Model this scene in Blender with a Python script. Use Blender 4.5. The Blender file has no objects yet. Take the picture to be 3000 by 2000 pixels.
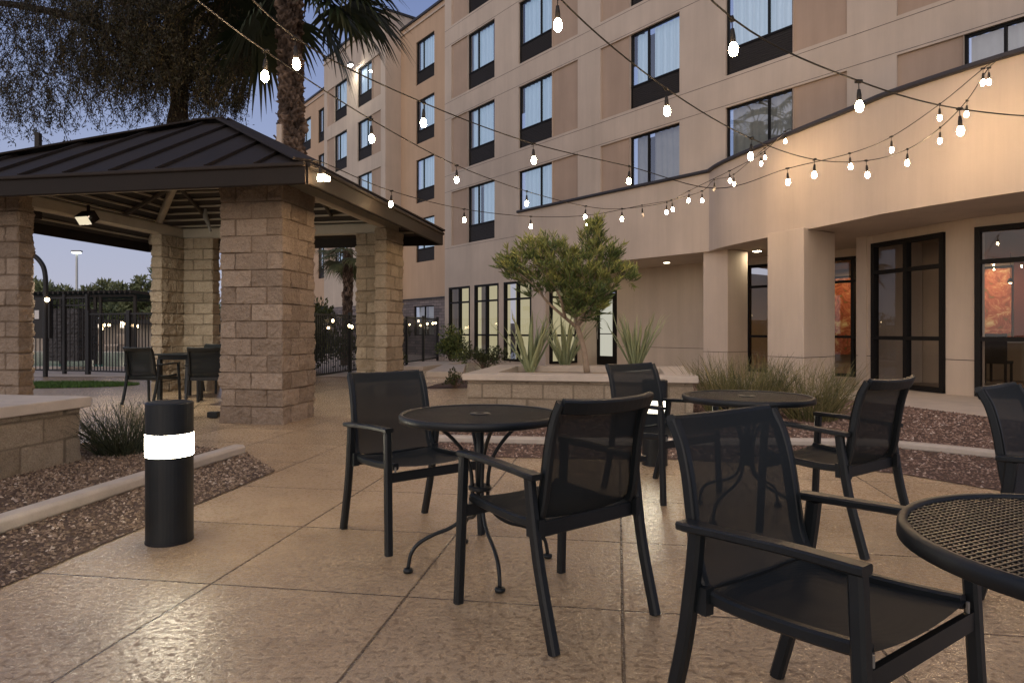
import bpy, math, random
import numpy as np
from mathutils import Vector, Matrix, noise
random.seed(7); rng = np.random.default_rng(7)
sc = bpy.context.scene
COL = sc.collection
PI = math.pi
F, H, CH = 1950.0, 970.0, 1.1          # calibration of the photograph: focal in px, horizon row, eye height

def G(x, y, z=0.0):                    # photo pixel -> point on the plane at height z
    Y = F*(CH-z)/(y-H); return Vector(((x-1500)/F*Y, Y, z))
def P(x, y, Y):                        # photo pixel at depth Y
    return Vector(((x-1500)/F*Y, Y, CH-(y-H)/F*Y))

# ---------------------------------------------------------------- materials
MATS = {}
def newmat(name):
    m = bpy.data.materials.new(name); m.use_nodes = True
    nt = m.node_tree; nt.nodes.clear()
    out = nt.nodes.new('ShaderNodeOutputMaterial')
    MATS[name] = m
    return m, nt, out
def N(nt, t, **kw):
    n = nt.nodes.new('ShaderNode'+t)
    for k, v in kw.items(): setattr(n, k, v)
    return n
def L(nt, a, b): nt.links.new(a, b)
def bsdf(nt, out, col=(.5,.5,.5), rough=.6, metal=0, spec=.5):
    b = N(nt, 'BsdfPrincipled')
    b.inputs['Base Color'].default_value = (*col, 1)
    b.inputs['Roughness'].default_value = rough
    b.inputs['Metallic'].default_value = metal
    b.inputs['Specular IOR Level'].default_value = spec
    L(nt, b.outputs[0], out.inputs[0])
    return b
def coords(nt, scale=None, obj=True):
    tc = N(nt, 'TexCoord')
    return tc.outputs['Object' if obj else 'Generated']
def noise_n(nt, vec, scale, detail=4, rough=.55):
    n = N(nt, 'TexNoise'); n.inputs['Scale'].default_value = scale
    n.inputs['Detail'].default_value = detail; n.inputs['Roughness'].default_value = rough
    if vec is not None: L(nt, vec, n.inputs['Vector'])
    return n
def ramp(nt, fac, stops):
    r = N(nt, 'ValToRGB'); L(nt, fac, r.inputs[0])
    el = r.color_ramp.elements
    while len(el) < len(stops): el.new(.5)
    for e, (p, c) in zip(el, stops): e.position = p; e.color = (*c, 1)
    return r
def bump(nt, b, h, strength=.3, dist=.01, prev=None):
    n = N(nt, 'Bump'); n.inputs['Strength'].default_value = strength; n.inputs['Distance'].default_value = dist
    L(nt, h, n.inputs['Height'])
    if prev is not None: L(nt, prev, n.inputs['Normal'])
    L(nt, n.outputs[0], b.inputs['Normal']); return n.outputs[0]
def lum(c, k): return tuple(max(0, min(1, v*k)) for v in c)
def mottled(name, col, rough=.7, scale=6, amt=.18, fine=80, bstr=.25, bdist=.004, metal=0, spec=.4, rvar=.1):
    m, nt, out = newmat(name); b = bsdf(nt, out, col, rough, metal, spec)
    v = coords(nt)
    n1 = noise_n(nt, v, scale, 5); r = ramp(nt, n1.outputs[0], [(.25, lum(col, 1-amt)), (.75, lum(col, 1+amt))])
    n2 = noise_n(nt, v, fine, 3)
    mx = N(nt, 'Mix', data_type='RGBA', blend_type='MULTIPLY'); mx.inputs[0].default_value = .5
    r2 = ramp(nt, n2.outputs[0], [(.3, (1-amt, 1-amt, 1-amt)), (.7, (1, 1, 1))])
    L(nt, r.outputs[0], mx.inputs[6]); L(nt, r2.outputs[0], mx.inputs[7]); L(nt, mx.outputs[2], b.inputs['Base Color'])
    mr = N(nt, 'MapRange'); mr.inputs['To Min'].default_value = rough-rvar; mr.inputs['To Max'].default_value = min(1, rough+rvar)
    L(nt, n1.outputs[0], mr.inputs[0]); L(nt, mr.outputs[0], b.inputs['Roughness'])
    bump(nt, b, n2.outputs[0], bstr, bdist)
    return m
def streaky(name, k=.10):
    m = MATS[name]; nt = m.node_tree; b = [n_ for n_ in nt.nodes if n_.type == 'BSDF_PRINCIPLED'][0]; src = b.inputs['Base Color'].links[0].from_socket
    g_ = N(nt, 'NewGeometry'); mp = N(nt, 'Mapping'); mp.inputs['Scale'].default_value = (2.2,2.2,.16); L(nt, g_.outputs['Position'], mp.inputs[0])
    n_ = noise_n(nt, mp.outputs[0], 1.0, 6, .7); r = ramp(nt, n_.outputs[0], [(.3, (1-k,1-k,1-k*1.05)), (.62, (1,1,1))])
    mx = N(nt, 'Mix', data_type='RGBA', blend_type='MULTIPLY'); mx.inputs[0].default_value = 1; L(nt, src, mx.inputs[6]); L(nt, r.outputs[0], mx.inputs[7]); L(nt, mx.outputs[2], b.inputs['Base Color'])
def emit(name, col, s, sampling=None):
    m, nt, out = newmat(name); e = N(nt, 'Emission'); e.inputs[0].default_value = (*col, 1); e.inputs[1].default_value = s
    L(nt, e.outputs[0], out.inputs[0])
    if sampling: m.cycles.emission_sampling = sampling
    return m

stucco = mottled('stucco', (.565,.47,.385), .85, .7, .10, 140, .35, .004)
stucco_panel = mottled('stucco_tan', (.44,.325,.245), .85, .7, .11, 140, .35, .004)
stucco_ochre = mottled('stucco_ochre', (.55,.385,.26), .85, .5, .07, 140, .35, .004)
streaky('stucco', .13); streaky('stucco_tan', .13); streaky('stucco_ochre', .11)
cap_conc = mottled('cap_concrete', (.52,.45,.38), .75, 5, .14, 90, .4, .004)
curb_conc = mottled('curb_concrete', (.47,.41,.35), .8, 6, .15, 90, .4, .004)
walk_conc = mottled('walk_concrete', (.56,.47,.38), .7, 3, .12, 60, .3, .003)
dark_metal = mottled('charcoal_metal', (.009,.012,.014), .42, 8, .25, 300, .10, .001, 0, .38)
fence_metal = mottled('black_metal', (.012,.012,.014), .5, 8, .2, 200, .1, .001)
roof_metal = mottled('roof_metal', (.030,.023,.019), .7, 3, .2, 20, .08, .002, .0, .22)
fascia_metal = mottled('fascia_metal', (.022,.017,.014), .7, 3, .2, 40, .1, .002, 0, .2)
beam_paint = mottled('beam_paint', (.44,.40,.33), .55, 3, .12, 60, .1, .002)
deck_dark = mottled('deck_dark', (.035,.03,.027), .6, 3, .15, 60, .1, .002)
win_frame = mottled('bronze_frame', (.008,.007,.007), .6, 5, .2, 100, .05, .001, 0, .2)
cap_dark = mottled('coping_metal', (.035,.033,.038), .5, 2, .15, 60, .1, .002)
grille_m = mottled('grille_metal', (.035,.030,.028), .6, 30, .3, 220, .5, .004)
lum_metal = mottled('fixture_metal', (.25,.24,.22), .4, 5, .1, 100, .1, .001)
cord_m = mottled('cord_rubber', (.012,.010,.008), .6, 30, .2, 200, .1, .001)
paper = mottled('sign_white', (.7,.68,.66), .6, 10, .05, 60, .05, .001)
soil = mottled('soil', (.06,.042,.03), .95, 10, .35, 70, 1, .02)
tile_dark = mottled('stone_dark', (.07,.065,.065), .7, 4, .4, 12, .8, .05)
wood_dark = mottled('pergola_wood', (.03,.024,.02), .7, 5, .2, 60, .3, .004)
plaster_in = mottled('room_wall', (.34,.26,.18), .8, 3, .06, 60, .1, .002)
red_in = mottled('room_wall_red', (.16,.035,.02), .7, 3, .1, 60, .1, .002)
floor_in = mottled('room_floor', (.16,.12,.09), .35, 3, .2, 30, .1, .002)

bulb_e = emit('bulb_glow', (1,.68,.37), 185)
bulb_off = mottled('bulb_glass_off', (.5,.45,.4), .15, 5, .05, 50, .02, .001)
bollard_e = emit('bollard_lens', (1,.90,.68), 30)
flood_e = emit('flood_lens', (1,.86,.6), .75)
lampw_e = emit('cool_lamp', (.9,1,.9), 6)
wallp_e = emit('wall_pack_lens', (1,.95,.8), 260)
farbulb_e = emit('far_bulb', (1,.7,.38), 14)
litroom_e = emit('room_glow_sheet', (.78,.72,.46), .55)  # glowing sheet in place of the lit rooms behind the glass
litdoor_e = emit('door_glow', (.72,.70,.58), .62)
faronce_e = emit('far_lit_window', (1,.85,.68), 2.2)

def glass(name, tint=(1,1,1), refl=.12, maxr=.75, rough=.01):
    m, nt, out = newmat(name)
    lw = N(nt, 'LayerWeight'); lw.inputs['Blend'].default_value = .35
    mr = N(nt, 'MapRange'); mr.inputs['To Min'].default_value = refl; mr.inputs['To Max'].default_value = maxr
    L(nt, lw.outputs['Fresnel'], mr.inputs[0])
    t = N(nt, 'BsdfTransparent'); t.inputs[0].default_value = (*tint, 1)
    g = N(nt, 'BsdfGlossy'); g.inputs['Roughness'].default_value = rough; g.inputs[0].default_value = (.95,.95,.95,1)
    v = coords(nt); nn = noise_n(nt, v, .7, 1); bp = N(nt, 'Bump'); bp.inputs['Strength'].default_value = .08; bp.inputs['Distance'].default_value = .05
    L(nt, nn.outputs[0], bp.inputs['Height']); L(nt, bp.outputs[0], g.inputs['Normal'])
    mx = N(nt, 'MixShader'); L(nt, mr.outputs[0], mx.inputs[0]); L(nt, t.outputs[0], mx.inputs[1]); L(nt, g.outputs[0], mx.inputs[2])
    L(nt, mx.outputs[0], out.inputs[0]); return m
room_glass = glass('guest_window_glass', (.84,.90,.95), .22, .8)
store_glass = glass('storefront_glass', (.84,.80,.74), .035, .48)

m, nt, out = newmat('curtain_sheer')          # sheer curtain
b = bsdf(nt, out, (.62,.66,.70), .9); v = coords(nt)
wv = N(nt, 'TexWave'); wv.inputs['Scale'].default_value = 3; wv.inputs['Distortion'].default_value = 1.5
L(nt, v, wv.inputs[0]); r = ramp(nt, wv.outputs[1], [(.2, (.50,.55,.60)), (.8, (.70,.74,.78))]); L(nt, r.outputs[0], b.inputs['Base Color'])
b.inputs['Emission Color'].default_value = (.45,.6,.72,1); b.inputs['Emission Strength'].default_value = .42   # added glow, lifts the curtains to the pale blue of reflected sky
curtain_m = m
curtain_dim = mottled('curtain_dim', (.60,.58,.52), .9, 3, .1, 60, .1, .002)

def sling(name, op):
    m, nt, out = newmat(name); b = bsdf(nt, out, (.014,.018,.020), .65, 0, .25)
    v = coords(nt); w1 = N(nt, 'TexWave'); w1.inputs['Scale'].default_value = 110; L(nt, v, w1.inputs[0]); w1.bands_direction = 'Z'
    w2 = N(nt, 'TexWave'); w2.inputs['Scale'].default_value = 110; L(nt, v, w2.inputs[0]); w2.bands_direction = 'X'
    ad = N(nt, 'Math', operation='ADD'); L(nt, w1.outputs[1], ad.inputs[0]); L(nt, w2.outputs[1], ad.inputs[1])
    bump(nt, b, ad.outputs[0], .25, .002)
    t = N(nt, 'BsdfTransparent'); t.inputs[0].default_value = (.9,.9,.9,1)
    mx = N(nt, 'MixShader'); mx.inputs[0].default_value = op
    L(nt, t.outputs[0], mx.inputs[1]); L(nt, b.outputs[0], mx.inputs[2]); L(nt, mx.outputs[0], out.inputs[0]); return m
sling_m = sling('sling_mesh', .92); seat_m = sling('seat_mesh', .98)

# split-face block: vertex colour R = block tone, G = joint mask
def blockmat(name, c0, c1, joint):
    m, nt, out = newmat(name); b = bsdf(nt, out, c0, .88, 0, .25); v = coords(nt)
    at = N(nt, 'Attribute'); at.attribute_name = 'tone'; sp = N(nt, 'SeparateColor'); L(nt, at.outputs[0], sp.inputs[0])
    n1 = noise_n(nt, v, 9, 6, .65); n2 = noise_n(nt, v, 90, 4, .7)
    ad = N(nt, 'Math', operation='MULTIPLY_ADD'); ad.inputs[1].default_value = .45; L(nt, sp.outputs[0], ad.inputs[0])
    s2 = N(nt, 'Math', operation='MULTIPLY'); s2.inputs[1].default_value = .55; L(nt, n1.outputs[0], s2.inputs[0]); L(nt, s2.outputs[0], ad.inputs[2])
    r = ramp(nt, ad.outputs[0], [(.18, lum(c0,.88)), (.5, tuple((a+b_)/2 for a, b_ in zip(c0, c1))), (.82, lum(c1,1.04))])
    sp2 = ramp(nt, n2.outputs[0], [(.36, (.62,.60,.58)), (.56, (1.0,1.0,1.0))])
    mu = N(nt, 'Mix', data_type='RGBA', blend_type='MULTIPLY'); mu.inputs[0].default_value = .8
    L(nt, r.outputs[0], mu.inputs[6]); L(nt, sp2.outputs[0], mu.inputs[7])
    mj = N(nt, 'Mix', data_type='RGBA'); L(nt, sp.outputs[1], mj.inputs[0]); L(nt, mu.outputs[2], mj.inputs[6]); mj.inputs[7].default_value = (*joint, 1)
    L(nt, mj.outputs[2], b.inputs['Base Color'])
    p = bump(nt, b, n2.outputs[0], .7, .006)
    bump(nt, b, noise_n(nt, v, 28, 6, .75).outputs[0], 1.0, .03, p)
    return m
block_m = blockmat('split_face_block', (.285,.22,.165), (.45,.36,.28), (.19,.14,.10))
block_far = blockmat('split_face_block_pale', (.36,.29,.21), (.50,.42,.32), (.22,.18,.13))

# patio concrete with sawn joints, salt texture and a worn sealer
m, nt, out = newmat('patio_concrete'); b = bsdf(nt, out, (.4,.3,.2), .5, 0, .5); patio_m = m
geo = N(nt, 'NewGeometry'); sx = N(nt, 'SeparateXYZ'); L(nt, geo.outputs['Position'], sx.inputs[0])
def lin(ax, ay, off, per):
    a = N(nt, 'Math', operation='MULTIPLY'); a.inputs[1].default_value = ax; L(nt, sx.outputs[0], a.inputs[0])
    c = N(nt, 'Math', operation='MULTIPLY_ADD'); c.inputs[1].default_value = ay; L(nt, sx.outputs[1], c.inputs[0]); L(nt, a.outputs[0], c.inputs[2])
    d = N(nt, 'Math', operation='SUBTRACT'); d.inputs[1].default_value = off; L(nt, c.outputs[0], d.inputs[0])
    e = N(nt, 'Math', operation='PINGPONG'); e.inputs[1].default_value = per/2; L(nt, d.outputs[0], e.inputs[0])
    return e.outputs[0]
th = math.radians(9.0); ux, uy = math.sin(th), math.cos(th)
jA = lin(ux, uy, 2.66, .86); jB = lin(uy, -ux, .02, .885)
mn = N(nt, 'Math', operation='MINIMUM'); L(nt, jA, mn.inputs[0]); L(nt, jB, mn.inputs[1])
jm = N(nt, 'MapRange'); jm.inputs['From Min'].default_value = .002; jm.inputs['From Max'].default_value = .0075
jm.inputs['To Min'].default_value = 1; jm.inputs['To Max'].default_value = 0; L(nt, mn.outputs[0], jm.inputs[0])
pos = geo.outputs['Position']
big = noise_n(nt, pos, .9, 4, .6); med = noise_n(nt, pos, 7, 5, .6); fin = noise_n(nt, pos, 40, 6, .68)
r1 = ramp(nt, big.outputs[0], [(.3, (.49,.355,.22)), (.55, (.59,.445,.285)), (.75, (.66,.515,.345))])
r2 = ramp(nt, med.outputs[0], [(.3, (.84,.82,.80)), (.7, (1.08,1.07,1.05))])
r3 = ramp(nt, fin.outputs[0], [(.43, (.50,.45,.40)), (.475, (.92,.90,.88)), (.58, (1.12,1.12,1.12))])
m1 = N(nt, 'Mix', data_type='RGBA', blend_type='MULTIPLY'); m1.inputs[0].default_value = 1
L(nt, r1.outputs[0], m1.inputs[6]); L(nt, r2.outputs[0], m1.inputs[7])
def slabi(ax, ay, off, per):
    a = N(nt, 'Math', operation='MULTIPLY'); a.inputs[1].default_value = ax/per; L(nt, sx.outputs[0], a.inputs[0])
    c = N(nt, 'Math', operation='MULTIPLY_ADD'); c.inputs[1].default_value = ay/per; L(nt, sx.outputs[1], c.inputs[0]); L(nt, a.outputs[0], c.inputs[2])
    d = N(nt, 'Math', operation='SUBTRACT'); d.inputs[1].default_value = off/per; L(nt, c.outputs[0], d.inputs[0])
    e = N(nt, 'Math', operation='FLOOR'); L(nt, d.outputs[0], e.inputs[0]); return e.outputs[0]
cx_ = N(nt, 'CombineXYZ'); L(nt, slabi(ux, uy, 2.66, .86), cx_.inputs[0]); L(nt, slabi(uy, -ux, .02, .885), cx_.inputs[1])
wn = N(nt, 'TexWhiteNoise'); L(nt, cx_.outputs[0], wn.inputs['Vector']); rs = ramp(nt, wn.outputs['Value'], [(0, (.88,.87,.86)), (1, (1.08,1.07,1.06))])
m1b = N(nt, 'Mix', data_type='RGBA', blend_type='MULTIPLY'); m1b.inputs[0].default_value = 1; L(nt, m1.outputs[2], m1b.inputs[6]); L(nt, rs.outputs[0], m1b.inputs[7])
st_ = noise_n(nt, pos, 2.3, 3, .7); rst = ramp(nt, st_.outputs[0], [(.33, (.80,.78,.76)), (.44, (1,1,1))])
m1c = N(nt, 'Mix', data_type='RGBA', blend_type='MULTIPLY'); m1c.inputs[0].default_value = .8; L(nt, m1b.outputs[2], m1c.inputs[6]); L(nt, rst.outputs[0], m1c.inputs[7])
m2 = N(nt, 'Mix', data_type='RGBA', blend_type='MULTIPLY'); m2.inputs[0].default_value = .85
L(nt, m1c.outputs[2], m2.inputs[6]); L(nt, r3.outputs[0], m2.inputs[7])
m3 = N(nt, 'Mix', data_type='RGBA'); L(nt, jm.outputs[0], m3.inputs[0]); L(nt, m2.outputs[2], m3.inputs[6]); m3.inputs[7].default_value = (.13,.085,.055,1)
L(nt, m3.outputs[2], b.inputs['Base Color'])
rr = ramp(nt, fin.outputs[0], [(.42, (.55,)*3), (.52, (.22,)*3)]); L(nt, rr.outputs[0], b.inputs['Roughness'])
b.inputs['Specular IOR Level'].default_value = .5
cw = ramp(nt, fin.outputs[0], [(.445, (0,)*3), (.48, (.62,)*3)]); L(nt, cw.outputs[0], b.inputs['Coat Weight']); b.inputs['Coat Roughness'].default_value = .24; b.inputs['Coat IOR'].default_value = 1.5
p = bump(nt, b, fin.outputs[0], .8, .007)
inv = N(nt, 'Math', operation='MULTIPLY'); inv.inputs[1].default_value = -1; L(nt, jm.outputs[0], inv.inputs[0])
p2 = bump(nt, b, inv.outputs[0], 1, .008, p)
bpc = N(nt, 'Bump'); bpc.inputs['Strength'].default_value = .35; bpc.inputs['Distance'].default_value = .006; L(nt, noise_n(nt, pos, 75, 4, .6).outputs[0], bpc.inputs['Height']); L(nt, bpc.outputs[0], b.inputs['Coat Normal'])

def tonemat(name, stops, rough=.85, attr='tone'):
    m, nt, out = newmat(name); b = bsdf(nt, out, (.3,.3,.3), rough, 0, .3)
    at = N(nt, 'Attribute'); at.attribute_name = attr; sp = N(nt, 'SeparateColor'); L(nt, at.outputs[0], sp.inputs[0])
    r = ramp(nt, sp.outputs[0], stops); r.color_ramp.interpolation = 'LINEAR'; L(nt, r.outputs[0], b.inputs['Base Color'])
    n = noise_n(nt, coords(nt), 120, 3); bump(nt, b, n.outputs[0], .3, .003)
    return m
pebble_brown = tonemat('pebbles_brown', [(0, (.09,.06,.04)), (.35, (.20,.14,.095)), (.7, (.33,.24,.17)), (1, (.56,.47,.38))])
pebble_red = tonemat('pebbles_red', [(0, (.10,.06,.045)), (.4, (.22,.14,.105)), (.75, (.34,.235,.185)), (1, (.60,.50,.42))])
bed_brown = mottled('bed_brown', (.13,.085,.06), .95, 30, .5, 90, 1, .02)
bed_red = mottled('bed_red', (.13,.08,.06), .95, 30, .5, 90, 1, .02)
def leafmat(name, stops, rough=.6, trans=.0):
    m = tonemat(name, stops, rough); return m
leaf_tree = leafmat('leaf_weeping', [(0, (.020,.021,.014)), (.5, (.060,.050,.020)), (1, (.16,.105,.035))])
leaf_palm = leafmat('leaf_palm', [(0, (.012,.018,.012)), (.6, (.03,.045,.02)), (1, (.10,.085,.04))])
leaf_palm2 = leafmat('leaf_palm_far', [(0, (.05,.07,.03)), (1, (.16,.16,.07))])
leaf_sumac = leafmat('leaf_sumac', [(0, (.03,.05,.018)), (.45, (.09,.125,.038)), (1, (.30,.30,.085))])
leaf_grass = leafmat('leaf_rush', [(0, (.05,.06,.025)), (.5, (.15,.14,.055)), (1, (.34,.27,.12))])
leaf_dark = leafmat('leaf_dark', [(0, (.02,.03,.012)), (1, (.09,.10,.035))])
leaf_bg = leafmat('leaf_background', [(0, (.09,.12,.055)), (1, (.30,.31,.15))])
aloe_m = leafmat('leaf_aloe', [(0, (.17,.21,.11)), (.6, (.30,.34,.19)), (1, (.50,.50,.26))], .5)
bark_m = mottled('bark', (.16,.11,.08), .9, 12, .4, 60, 1, .02)
bark_dark = mottled('bark_dark', (.05,.035,.022), .9, 12, .4, 60, 1, .02)
bark_pale = mottled('bark_pale', (.30,.23,.17), .85, 12, .25, 80, .8, .01)
bark_palm = tonemat('bark_palm', [(0, (.03,.02,.015)), (.5, (.10,.068,.05)), (1, (.27,.19,.14))], .9)

# ---------------------------------------------------------------- mesh helpers
class MB:
    def __init__(s): s.v = []; s.f = []; s.smooth = False
    def add(s, vs, fs):
        o = len(s.v); s.v += [tuple(p) for p in vs]; s.f += [tuple(i+o for i in f) for f in fs]; return s
    def box(s, c, d, rz=0, M=None):
        x, y, z = d[0]/2, d[1]/2, d[2]/2; ca, sa = math.cos(rz), math.sin(rz); vs = []
        for i in (-x, x):
            for j in (-y, y):
                for k in (-z, z):
                    p = Vector((i, j, k))
                    if M is not None: p = M @ p
                    vs.append((c[0]+p.x*ca-p.y*sa, c[1]+p.x*sa+p.y*ca, c[2]+p.z))
        return s.add(vs, [(0,1,3,2),(4,6,7,5),(0,4,5,1),(2,3,7,6),(0,2,6,4),(1,5,7,3)])
    def prism(s, pts, z0, z1):          # vertical prism on a 2-D polygon
        n = len(pts)
        a = sum(pts[i][0]*pts[(i+1)%n][1]-pts[(i+1)%n][0]*pts[i][1] for i in range(n))
        if a < 0: pts = pts[::-1]
        vs = [(p[0], p[1], z0) for p in pts]+[(p[0], p[1], z1) for p in pts]
        fs = [tuple(range(n))[::-1], tuple(range(n, 2*n))]+[(i, (i+1)%n, (i+1)%n+n, i+n) for i in range(n)]
        return s.add(vs, fs)
    def sheet(s, pts, z):
        n = len(pts); a = sum(pts[i][0]*pts[(i+1)%n][1]-pts[(i+1)%n][0]*pts[i][1] for i in range(n))
        if a < 0: pts = pts[::-1]
        return s.add([(p[0], p[1], z) for p in pts], [tuple(range(n))])
    def bar(s, path, w, h, side=None, roundc=0):     # rectangular section swept along a 3-D path; side = width direction
        path = [Vector(p) for p in path]; n = len(path); vs = []
        for i, p in enumerate(path):
            t = (path[min(i+1, n-1)]-path[max(i-1, 0)]).normalized()
            sd = Vector(side) if side is not None else t.cross(Vector((0,0,1)))
            if sd.length < 1e-4: sd = Vector((1,0,0))
            sd = (sd-t*sd.dot(t)).normalized(); up = sd.cross(t).normalized()
            ww = w[i] if isinstance(w, (list, tuple)) else w; hh = h[i] if isinstance(h, (list, tuple)) else h
            c = min(ww, hh)*.22
            for a, b_ in ((ww/2-c, hh/2), (ww/2, hh/2-c), (ww/2, -hh/2+c), (ww/2-c, -hh/2), (-ww/2+c, -hh/2), (-ww/2, -hh/2+c), (-ww/2, hh/2-c), (-ww/2+c, hh/2)):
                vs.append(p+sd*a+up*b_)
        fs = [tuple(range(8))[::-1], tuple(range((n-1)*8, n*8))]
        for i in range(n-1):
            for k in range(8):
                fs.append((i*8+k, i*8+(k+1)%8, (i+1)*8+(k+1)%8, (i+1)*8+k))
        return s.add(vs, fs)
    def tube(s, path, r, k=8, cap=True):
        path = [Vector(p) for p in path]; n = len(path); vs = []; prev = None
        for i, p in enumerate(path):
            t = (path[min(i+1, n-1)]-path[max(i-1, 0)])
            t = t.normalized() if t.length > 1e-9 else Vector((0,0,1))
            if prev is None:
                a = t.cross(Vector((0,0,1)));
                if a.length < .05: a = t.cross(Vector((1,0,0)))
            else: a = prev-t*prev.dot(t)
            a.normalize(); prev = a; b_ = t.cross(a); rr = r[i] if isinstance(r, (list, tuple)) else r
            for q in range(k):
                an = 2*PI*q/k; vs.append(p+a*(rr*math.cos(an))+b_*(rr*math.sin(an)))
        fs = [(i*k+q, i*k+(q+1)%k, (i+1)*k+(q+1)%k, (i+1)*k+q) for i in range(n-1) for q in range(k)]
        if cap: fs += [tuple(range(k))[::-1], tuple(range((n-1)*k, n*k))]
        return s.add(vs, fs)
    def lathe(s, prof, c=(0,0,0), k=24):
        vs = [(c[0]+r*math.cos(2*PI*q/k), c[1]+r*math.sin(2*PI*q/k), c[2]+z) for r, z in prof for q in range(k)]
        n = len(prof)
        fs = [(i*k+q, i*k+(q+1)%k, (i+1)*k+(q+1)%k, (i+1)*k+q) for i in range(n-1) for q in range(k)]
        fs += [tuple(range(k))[::-1], tuple(range((n-1)*k, n*k))]
        return s.add(vs, fs)
    def quad(s, a, b_, c, d): return s.add([a, b_, c, d], [(0,1,2,3)])
    def build(s, name, mat, parent=None, smooth=None, world=True, tone=None):
        me = bpy.data.meshes.new(name)
        off = parent.location if (parent is not None and world) else Vector((0,0,0))
        if parent is not None and world and parent.parent is not None: off = off+parent.parent.location
        vs = [(p[0]-off[0], p[1]-off[1], p[2]-off[2]) for p in s.v] if parent is not None and world else s.v
        me.from_pydata(vs, [], s.f); me.materials.append(MATS[mat] if isinstance(mat, str) else mat)
        if smooth or (smooth is None and s.smooth): me.polygons.foreach_set('use_smooth', [True]*len(me.polygons))
        if tone is not None: settone(me, tone)
        o = bpy.data.objects.new(name, me); COL.objects.link(o)
        if parent is not None: o.parent = parent
        return o
def settone(me, arr):
    ca = me.color_attributes.new('tone', 'FLOAT_COLOR', 'POINT')
    a = np.ones((len(me.vertices), 4), dtype=np.float32); a[:, :3] = arr
    ca.data.foreach_set('color', a.ravel())
def npmesh(name, V, nq, mat, tone=None, parent=None, k=4, shift=None, smooth=False):
    """V: (n*k,3) consecutive k-gons"""
    V = np.asarray(V, dtype=np.float32)
    if shift is not None: V = V-np.array(shift, dtype=np.float32)
    me = bpy.data.meshes.new(name); me.vertices.add(len(V)); me.vertices.foreach_set('co', V.ravel())
    me.loops.add(nq*k); me.loops.foreach_set('vertex_index', np.arange(nq*k, dtype=np.int32))
    me.polygons.add(nq); me.polygons.foreach_set('loop_start', np.arange(nq, dtype=np.int32)*k); me.polygons.foreach_set('loop_total', np.full(nq, k, dtype=np.int32))
    me.update(calc_edges=True); me.materials.append(mat)
    if tone is not None: settone(me, tone)
    o = bpy.data.objects.new(name, me); COL.objects.link(o)
    if parent is not None: o.parent = parent
    return o
def tag(o, label=None, cat=None, group=None, kind=None):
    if label: o['label'] = label
    if cat: o['category'] = cat
    if group: o['group'] = group
    if kind: o['kind'] = kind
    return o
def empty(name, loc, label=None, cat=None, group=None, rz=0):
    o = bpy.data.objects.new(name, None); COL.objects.link(o); o.location = loc; o.rotation_euler = (0,0,rz); o.empty_display_size = .2
    return tag(o, label, cat, group)
def copy_tree(o, parent=None):
    c = o.copy(); COL.objects.link(c); c.parent = parent
    for ch in list(o.children): copy_tree(ch, c)
    return c
def bevel(o, w=.004, seg=2):
    m_ = o.modifiers.new('b', 'BEVEL'); m_.width = w; m_.segments = seg; m_.limit_method = 'ANGLE'; return o

# ---------------------------------------------------------------- split-face block masonry
def blockwall(name, pts, z0, z1, mat, parent=None, ds=.0127, rough=.012, course=.2032, blk=.4064, seed=0, top=True):
    pts = [Vector((p[0], p[1])) for p in pts]; n = len(pts)
    if sum(pts[i].x*pts[(i+1)%n].y-pts[(i+1)%n].x*pts[i].y for i in range(n)) < 0: pts = pts[::-1]
    R = random.Random(seed)
    samp = []     # (x,y,nx,ny, side, s, corner)
    for i in range(n):
        a, b_ = pts[i], pts[(i+1)%n]; d = b_-a; ln = d.length; d = d/ln; nm = Vector((d.y, -d.x))
        pd = (a-pts[i-1]).normalized(); pn = Vector((pd.y, -pd.x))
        k = max(2, round(ln/ds))
        for j in range(k):
            q = a+d*(ln*j/k)
            nn = nm if j else (nm+pn)
            samp.append((q.x, q.y, nn.x, nn.y, i, ln*j/k, j == 0, ln))
    nz = max(2, round((z1-z0)/ds)); m_ = len(samp); V = []; T = []
    rt = {}
    for iz in range(nz+1):
        z = z0+(z1-z0)*iz/nz; kc = int((z-z0+1e-5)/course); zc = (z-z0)-kc*course
        for (x, y, nx, ny, si, s_, cor, ln) in samp:
            off = blk/2 if (kc+si) % 2 else 0
            bi = math.floor((s_+off)/blk); sc_ = (s_+off)-bi*blk
            key = (si, kc, bi)
            if key not in rt: rt[key] = (R.random(), R.uniform(-.5, .5), R.uniform(-1, 1), R.uniform(-1, 1))
            tone, po, tx, tz = rt[key]
            jz = min(zc, course-zc) < ds*.51 and .02 < z-z0 < z1-z0-.02
            js = (min(sc_, blk-sc_) < ds*.51) and not cor and ds*1.5 < s_ < ln-ds*1.5
            if jz or js: d = -rough*.55; g = 1.0
            else:
                nv = noise.noise(Vector((x*11, y*11, z*11+seed)))*.9+noise.noise(Vector((x*34, y*34, z*34+seed)))*.55
                d = rough*(.35*nv*2.2+po*.6+tx*(sc_/blk-.5)*.5+tz*(zc/course-.5)*.6); g = 0.0
                if cor: d += rough*(.5*noise.noise(Vector((x*3, y*3, z*17)))-.1)
            V.append((x+nx*d, y+ny*d, z)); T.append((tone, g, 0))
    Fc = []
    for iz in range(nz):
        a = iz*m_; c = a+m_
        for j in range(m_): Fc.append((a+j, a+(j+1) % m_, c+(j+1) % m_, c+j))
    if top: Fc.append(tuple(range(nz*m_, (nz+1)*m_)))
    mb = MB(); mb.v = V; mb.f = Fc
    o = mb.build(name, mat, parent, smooth=False, tone=np.array(T, dtype=np.float32))
    return o

def area0(name, loc, size, power, col):
    l = bpy.data.lights.new(name, 'AREA'); l.size = size; l.energy = power; l.color = col
    o = bpy.data.objects.new(name, l); COL.objects.link(o); o.location = loc; return o
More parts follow.
